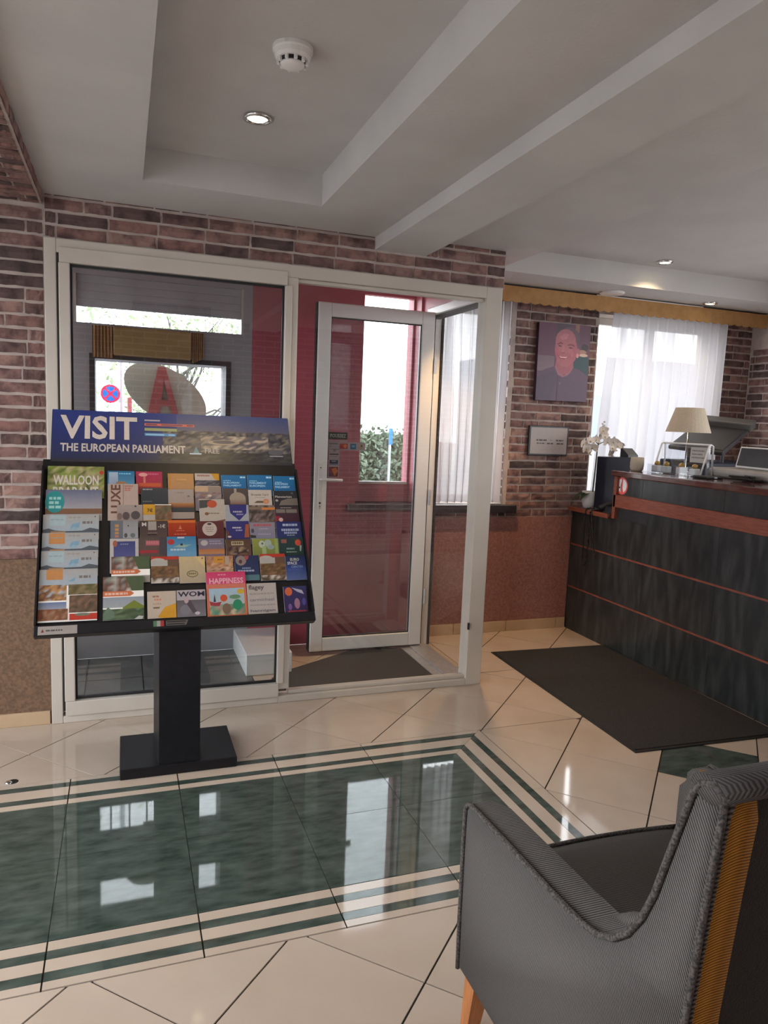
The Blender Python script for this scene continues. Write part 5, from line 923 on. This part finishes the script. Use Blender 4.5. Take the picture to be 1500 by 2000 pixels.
# inner back (facing the seat), gently curved, and rolled top
bm = bmesh.new(); nx, nz = 12, 12; g = []
for j in range(nz + 1):
    z = .34 + (1.012 - .34) * j / nz; r_ = []
    for i in range(nx + 1):
        u = i / nx * 2 - 1; x = 1.14 + .292 * u; y = .895 - .125 * (z - .34) / .67 - .02 * (1 - u * u) ; r_.append((x, y, z))
    g.append(r_)
fr_ = [[bm.verts.new(p) for p in r_] for r_ in g]; bk = [[bm.verts.new((p[0], .728 + .03 * (1 - (p[2] - .34) / .67), p[2])) for p in r_] for r_ in g]
for j in range(nz):
    for i in range(nx):
        bm.faces.new((fr_[j][i], fr_[j][i + 1], fr_[j + 1][i + 1], fr_[j + 1][i])); bm.faces.new((bk[j][i + 1], bk[j][i], bk[j + 1][i], bk[j + 1][i + 1]))
for i in range(nx): bm.faces.new((fr_[nz][i], fr_[nz][i + 1], bk[nz][i + 1], bk[nz][i])); bm.faces.new((fr_[0][i + 1], fr_[0][i], bk[0][i], bk[0][i + 1]))
for j in range(nz): bm.faces.new((fr_[j + 1][0], bk[j + 1][0], bk[j][0], fr_[j][0])); bm.faces.new((fr_[j][nx], bk[j][nx], bk[j + 1][nx], fr_[j + 1][nx]))
ob('backrest', bm, M_cloth2, ch)
bm = loft([[(x, .742 + .034 * math.cos(2 * PI * k / 14), 1.006 + .020 * math.sin(2 * PI * k / 14)) for k in range(14)] for x in [.772 + .736 * i / 10 for i in range(11)]]); ob('top_roll', bm, M_cloth2, ch, smooth=True)
# outer back: a mustard corner strip and a panel darkened to stand for shade
bprof = [(.735, 1.012), (.712, 1.0), (.706, .97), (.718, .85), (.735, .65), (.747, .45), (.755, .30), (.760, .165)]
def corner(xo, sg):
    bm = bmesh.new(); rows = []
    for y, z in bprof: rows.append([bm.verts.new((xo + sg * (.030 * (1 - math.cos(a))), y + .030 - .030 * math.sin(a), z)) for a in [PI / 2 * k / 6 for k in range(7)]] + [bm.verts.new((xo + sg * .048, y + .0005, z)), bm.verts.new((xo + sg * .048, y + .02, z)), bm.verts.new((xo + sg * .012, y + .05, z))])
    for A, B in zip(rows, rows[1:]):
        for k in range(len(A)): bm.faces.new((A[k], A[(k + 1) % len(A)], B[(k + 1) % len(A)], B[k]))
    bm.faces.new(rows[0]); bm.faces.new(rows[-1][::-1]); return bm
ob('back_corner', corner(.782, 1), M_must, ch, smooth=True); ob('back_corner', corner(1.498, -1), M_must, ch, smooth=True)
bm = bmesh.new(); prism(bm, [(y + .0015, z) for y, z in bprof] + [(y + .03, z) for y, z in bprof[::-1]], .8305, 1.4495); ob('back_panel', bm, M_backshade, ch)
ob('seat_base', bx(.85, 1.43, .80, 1.44, .17, .345, bev=.01, seg=2), M_cloth2, ch)
bm = bmesh.new(); nx, ny = 14, 14; g = []
for s_ in (1, -1):
    G = []
    for j in range(ny + 1):
        r_ = []
        for i in range(nx + 1):
            u, v = i / nx * 2 - 1, j / ny * 2 - 1; e = (1 - abs(u) ** 6) * (1 - abs(v) ** 6)
            r_.append(bm.verts.new((1.14 + .280 * u, 1.16 + .295 * v + (.018 * (1 - u * u) if v > .9 else 0), .405 + s_ * (.030 + .026 * e ** .5 + (.012 * (1 - u * u) * (1 - v * v) if s_ > 0 else 0)))))
        G.append(r_)
    for j in range(ny):
        for i in range(nx): bm.faces.new((G[j][i], G[j][i + 1], G[j + 1][i + 1], G[j + 1][i]))
    g.append(G)
T_, B_ = g
for i in range(nx):
    for j in (0, ny): bm.faces.new((T_[j][i], T_[j][i + 1], B_[j][i + 1], B_[j][i]))
for j in range(ny):
    for i in (0, nx): bm.faces.new((T_[j][i], T_[j + 1][i], B_[j + 1][i], B_[j][i]))
cu = ob('seat_cushion', bm, M_cloth2, ch, smooth=True)
bm = bmesh.new(); tube(bm, [(1.14 + .282 * u, 1.457 + .018 * (1 - u * u), .438) for u in [i / 12 * 2 - 1 for i in range(13)]], .006, 8); ob('cushion_piping', bm, M_cord, cu, smooth=True)
for x, y in ((.815, 1.425), (1.465, 1.425), (.815, .80), (1.465, .80)):
    bm = bmesh.new(); sx = -.012 if x < 1 else .012; sy = .015 if y > 1 else -.02
    a, b = .024, .016; A = [bm.verts.new((x + p * a, y + q * a, .166)) for p, q in ((-1, -1), (1, -1), (1, 1), (-1, 1))]; B = [bm.verts.new((x + sx + p * b, y + sy + q * b, 0)) for p, q in ((-1, -1), (1, -1), (1, 1), (-1, 1))]
    bm.faces.new(A[::-1]); bm.faces.new(B)
    for k in range(4): bm.faces.new((A[k], A[(k + 1) % 4], B[(k + 1) % 4], B[k]))
    ob('leg', bm, M_legw, ch)

# ------------------------------------------------------------------ outdoors
og = struct('ground_outside', bxs([(-40, 40, YB + .24, 60, -.25, -.10), (-40, -2.35, -30, YB + .24, -.25, -.10), (-2.35, -.60, YF + .12, YB + .24, -.25, -.10), (-2.35, 40, -30, -.42, -.25, -.10), (4.9, 40, -.42, YB + .24, -.25, -.10)]), M_outside)
def leaves(bm, n, fn, s, rr):
    for _ in range(n):
        c = Vector(fn()); a = Vector((rr.gauss(0, 1), rr.gauss(0, 1), rr.gauss(0, 1))).normalized(); b = a.cross(Vector((rr.gauss(0, 1), rr.gauss(0, 1), rr.gauss(0, 1)))).normalized(); q = s * rr.uniform(.6, 1.3)
        bm.faces.new([bm.verts.new(c + p) for p in (a * q, b * q * .5, -a * q, -b * q * .5)])
rr = random.Random(11); t = thing('hedge', 'tall clipped green hedge outside the maroon porch window', 'hedge', (2.8, 9.2, -.1))
bm = bmesh.new(); leaves(bm, 5200, lambda: (rr.uniform(1.8, 3.75), 8.9 + abs(rr.gauss(0, .12)), rr.uniform(-.1, 1.40 + rr.uniform(-.06, .06))), .045, rr); o = ob('foliage', bm, M_leaf, t); o['kind'] = 'stuff'
bm = bmesh.new()
for x in (2.1, 2.6, 3.1, 3.6): tube(bm, [(x, 9.3, -.1), (x + .1, 9.35, .6), (x + .02, 9.3, 1.2)], .03, 6)
ob('stems', bm, M_bark, t)
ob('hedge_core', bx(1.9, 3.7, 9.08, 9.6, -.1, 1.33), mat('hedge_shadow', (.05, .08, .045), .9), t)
t = thing('street_pole', 'thin pale pole with a small blue plate in front of the hedge', 'pole', (3.2, 8.6, -.1))
bm = bmesh.new(); tube(bm, [(3.17, 8.6, -.1), (3.17, 8.6, 1.70)], .018, 8); ob('pole', bm, M_alu, t); ob('blue_plate', bx(3.145, 3.195, 8.57, 8.58, 1.22, 1.42), mat('blue_plate_paint', (.05, .20, .42), .5), t)
# cream oval sign with red letter A, hung just outside the porch window
t = thing('oval_sign', 'cream oval outdoor sign with a large red letter A, seen through the porch window', 'sign', (.26, 5.02, 1.4))
bm = bmesh.new(); MO = Matrix.Translation((.265, 5.0, 1.62)) @ Matrix.Rotation(math.radians(30), 4, 'Y')
n = 40; P0 = [MO @ Vector((.285 * math.cos(2 * PI * k / n), 0, .165 * math.sin(2 * PI * k / n))) for k in range(n)]
A = [bm.verts.new(p) for p in P0]; B = [bm.verts.new(p + Vector((0, .03, 0))) for p in P0]; bm.faces.new(A[::-1]); bm.faces.new(B)
for k in range(n): bm.faces.new((A[k], A[(k + 1) % n], B[(k + 1) % n], B[k]))
ob('oval_board', bm, M_sign_c, t)
bm = bmesh.new()
for poly in ([(.215, 1.795), (.262, 1.795), (.205, 1.34), (.118, 1.34)], [(.232, 1.795), (.262, 1.795), (.385, 1.34), (.335, 1.34)], [(.195, 1.545), (.318, 1.545), (.325, 1.585), (.20, 1.585)]): prism(bm, poly, 4.975 - .0006 * (poly[0][0] * 7 % 3), 4.999, 'y')
ob('letter', bm, M_sign_r, t)
bm = bmesh.new(); tube(bm, [(.235, 5.02, -.1), (.235, 5.02, 1.5)], .02, 8); ob('post', bm, M_alu, t)
t = thing('no_stopping_sign', 'round blue and red no-stopping sign on a post outside', 'road sign', (-.09, 6.4, -.1))
XS, ZS = -.097, 1.64
bm = bmesh.new(); lathe(bm, [(.075, 0), (.075, .008)], (XS, 6.39, ZS), 32, Matrix.Rotation(PI / 2, 3, 'X')); ob('sign_plate', bm, M_alu, t)
artwork('sign_face', .15, .15, [('c', .5, .5, .5, .5, '#e0305a'), ('c', .5, .5, .39, .39, '#1a78e0'), ('p', [(.16, .24), (.24, .16), (.84, .76), (.76, .84)], '#e0305a'), ('p', [(.76, .16), (.84, .24), (.24, .84), (.16, .76)], '#e0305a')], Matrix.Translation((XS, 6.381, ZS - .075)), t, k=1.3)
bm = bmesh.new(); tube(bm, [(XS + .075, 6.43, -.1), (XS + .075, 6.43, 2.6)], .022, 8); ob('post', bm, M_alu, t)
bm = bmesh.new(); tube(bm, [(XS + .15, 6.55, -.1), (XS + .15, 6.55, 1.62)], .02, 8); tag(ob('barrier_post', bm, mat('red_post_paint', (.35, .08, .08), .5), None), 'red slim post beside the no-stopping sign outside', 'post')
def tree(x, y, h, label, seed, n, crown):
    rr = random.Random(seed); t = thing('street_tree', label, 'tree', (x, y, -.1)); bm = bmesh.new(); ends = []
    tube(bm, [(x, y, -.1), (x + .05, y, h * .35), (x, y, h * .6)], [.10, .08, .06], 7)
    for k in range(16):
        b = Vector((x, y, h * rr.uniform(.25, .6))); d = Vector((rr.uniform(-1, 1), rr.uniform(-.5, .5), rr.uniform(-.1, 1))).normalized(); L_ = rr.uniform(.8, 1.9); m = b + d * L_ * .5 + Vector((0, 0, .1)); e = b + d * L_ + Vector((rr.uniform(-.2, .2), 0, rr.uniform(-.2, .4)))
        tube(bm, [b, m, e], [.03, .018, .006], 5)
        for q in range(3):
            s_ = b + (e - b) * rr.uniform(.3, .9); d2 = (d + Vector((rr.uniform(-.8, .8), rr.uniform(-.4, .4), rr.uniform(-.6, .8)))).normalized(); e2 = s_ + d2 * rr.uniform(.4, .9); tube(bm, [s_, (s_ + e2) / 2 + Vector((0, 0, .04)), e2], [.010, .007, .003], 4); ends.append(e2)
        ends.append(e)
    ob('branches', bm, M_bark, t)
    bm = bmesh.new()
    def f(): c = rr.choice(ends); return (c.x + rr.gauss(0, crown), c.y + rr.gauss(0, crown), c.z + rr.gauss(0, crown * .7))
    leaves(bm, n, f, .05, rr); o = ob('foliage', bm, M_leaf2, t); o['kind'] = 'stuff'
tree(.9, 12.5, 3.6, 'leafy spring tree outside, right of the no-stopping sign', 5, 2600, .28)
tree(-1.5, 8.6, 3.6, 'nearly bare tree outside, left of the no-stopping sign', 8, 700, .3)
b_ = thing('street_building', 'pale grey building across the street behind the reception window', 'building', (14, 16, -.1))
ob('wall', bx(9.5, 20, 16, 20, -.1, 3.4), mat('pale_render', (.30, .33, .38), .8, (.27, .30, .35), 1), b_)
for k in range(7): ob('window', bx(9.9 + 1.4 * k, 10.7 + 1.4 * k, 15.96, 16, 1.0, 2.4), mat('blue_grey_glazing', (.12, .16, .22), .2), b_)
for i, W in enumerate(((W_A, YB + .24, 'y'), (W_A2, YB + .24, 'y'), (W_R, YB + .24, 'y'), (W_C1, YB + .24, 'y'), (W_C2, YB + .24, 'y'), (W_L, -2.36, 'x'), (W_P, -.61, 'x'), (W_B, -.43, 'b'), (W_S, 4.91, 's'))):      # sampling portals, they add no light
    (u0, u1, z0, z1), p, ax = W; L = bpy.data.lights.new('portal', 'AREA'); L.shape = 'RECTANGLE'; L.size = u1 - u0; L.size_y = z1 - z0; L.cycles.is_portal = True
    o = bpy.data.objects.new('portal', L); COL.objects.link(o); um, zm = (u0 + u1) / 2, (z0 + z1) / 2
    inward = {'y': Vector((0, -1, 0)), 'b': Vector((0, 1, 0)), 'x': Vector((1, 0, 0)), 's': Vector((-1, 0, 0))}[ax]
    mid = Vector((um, p, zm)) if ax in 'yb' else Vector((p, um, zm))
    o.matrix_basis = Matrix.Translation(mid) @ (-inward).to_track_quat('Z', 'Y').to_matrix().to_4x4()

t = thing('floor_stud', 'tiny shiny metal stud on the floor beside the green tile border', 'stud', (-.44, 3.07, 0))
bm = bmesh.new(); lathe(bm, [(.014, .0002), (.014, .003), (.009, .007), (.002, .008)], (-.44, 3.075, 0), 16); ob('dome', bm, M_chrome, t, smooth=True); bm = bmesh.new(); lathe(bm, [(.020, .0001), (.019, .0018)], (-.425, 3.082, 0), 16); ob('washer', bm, M_rubber, t)
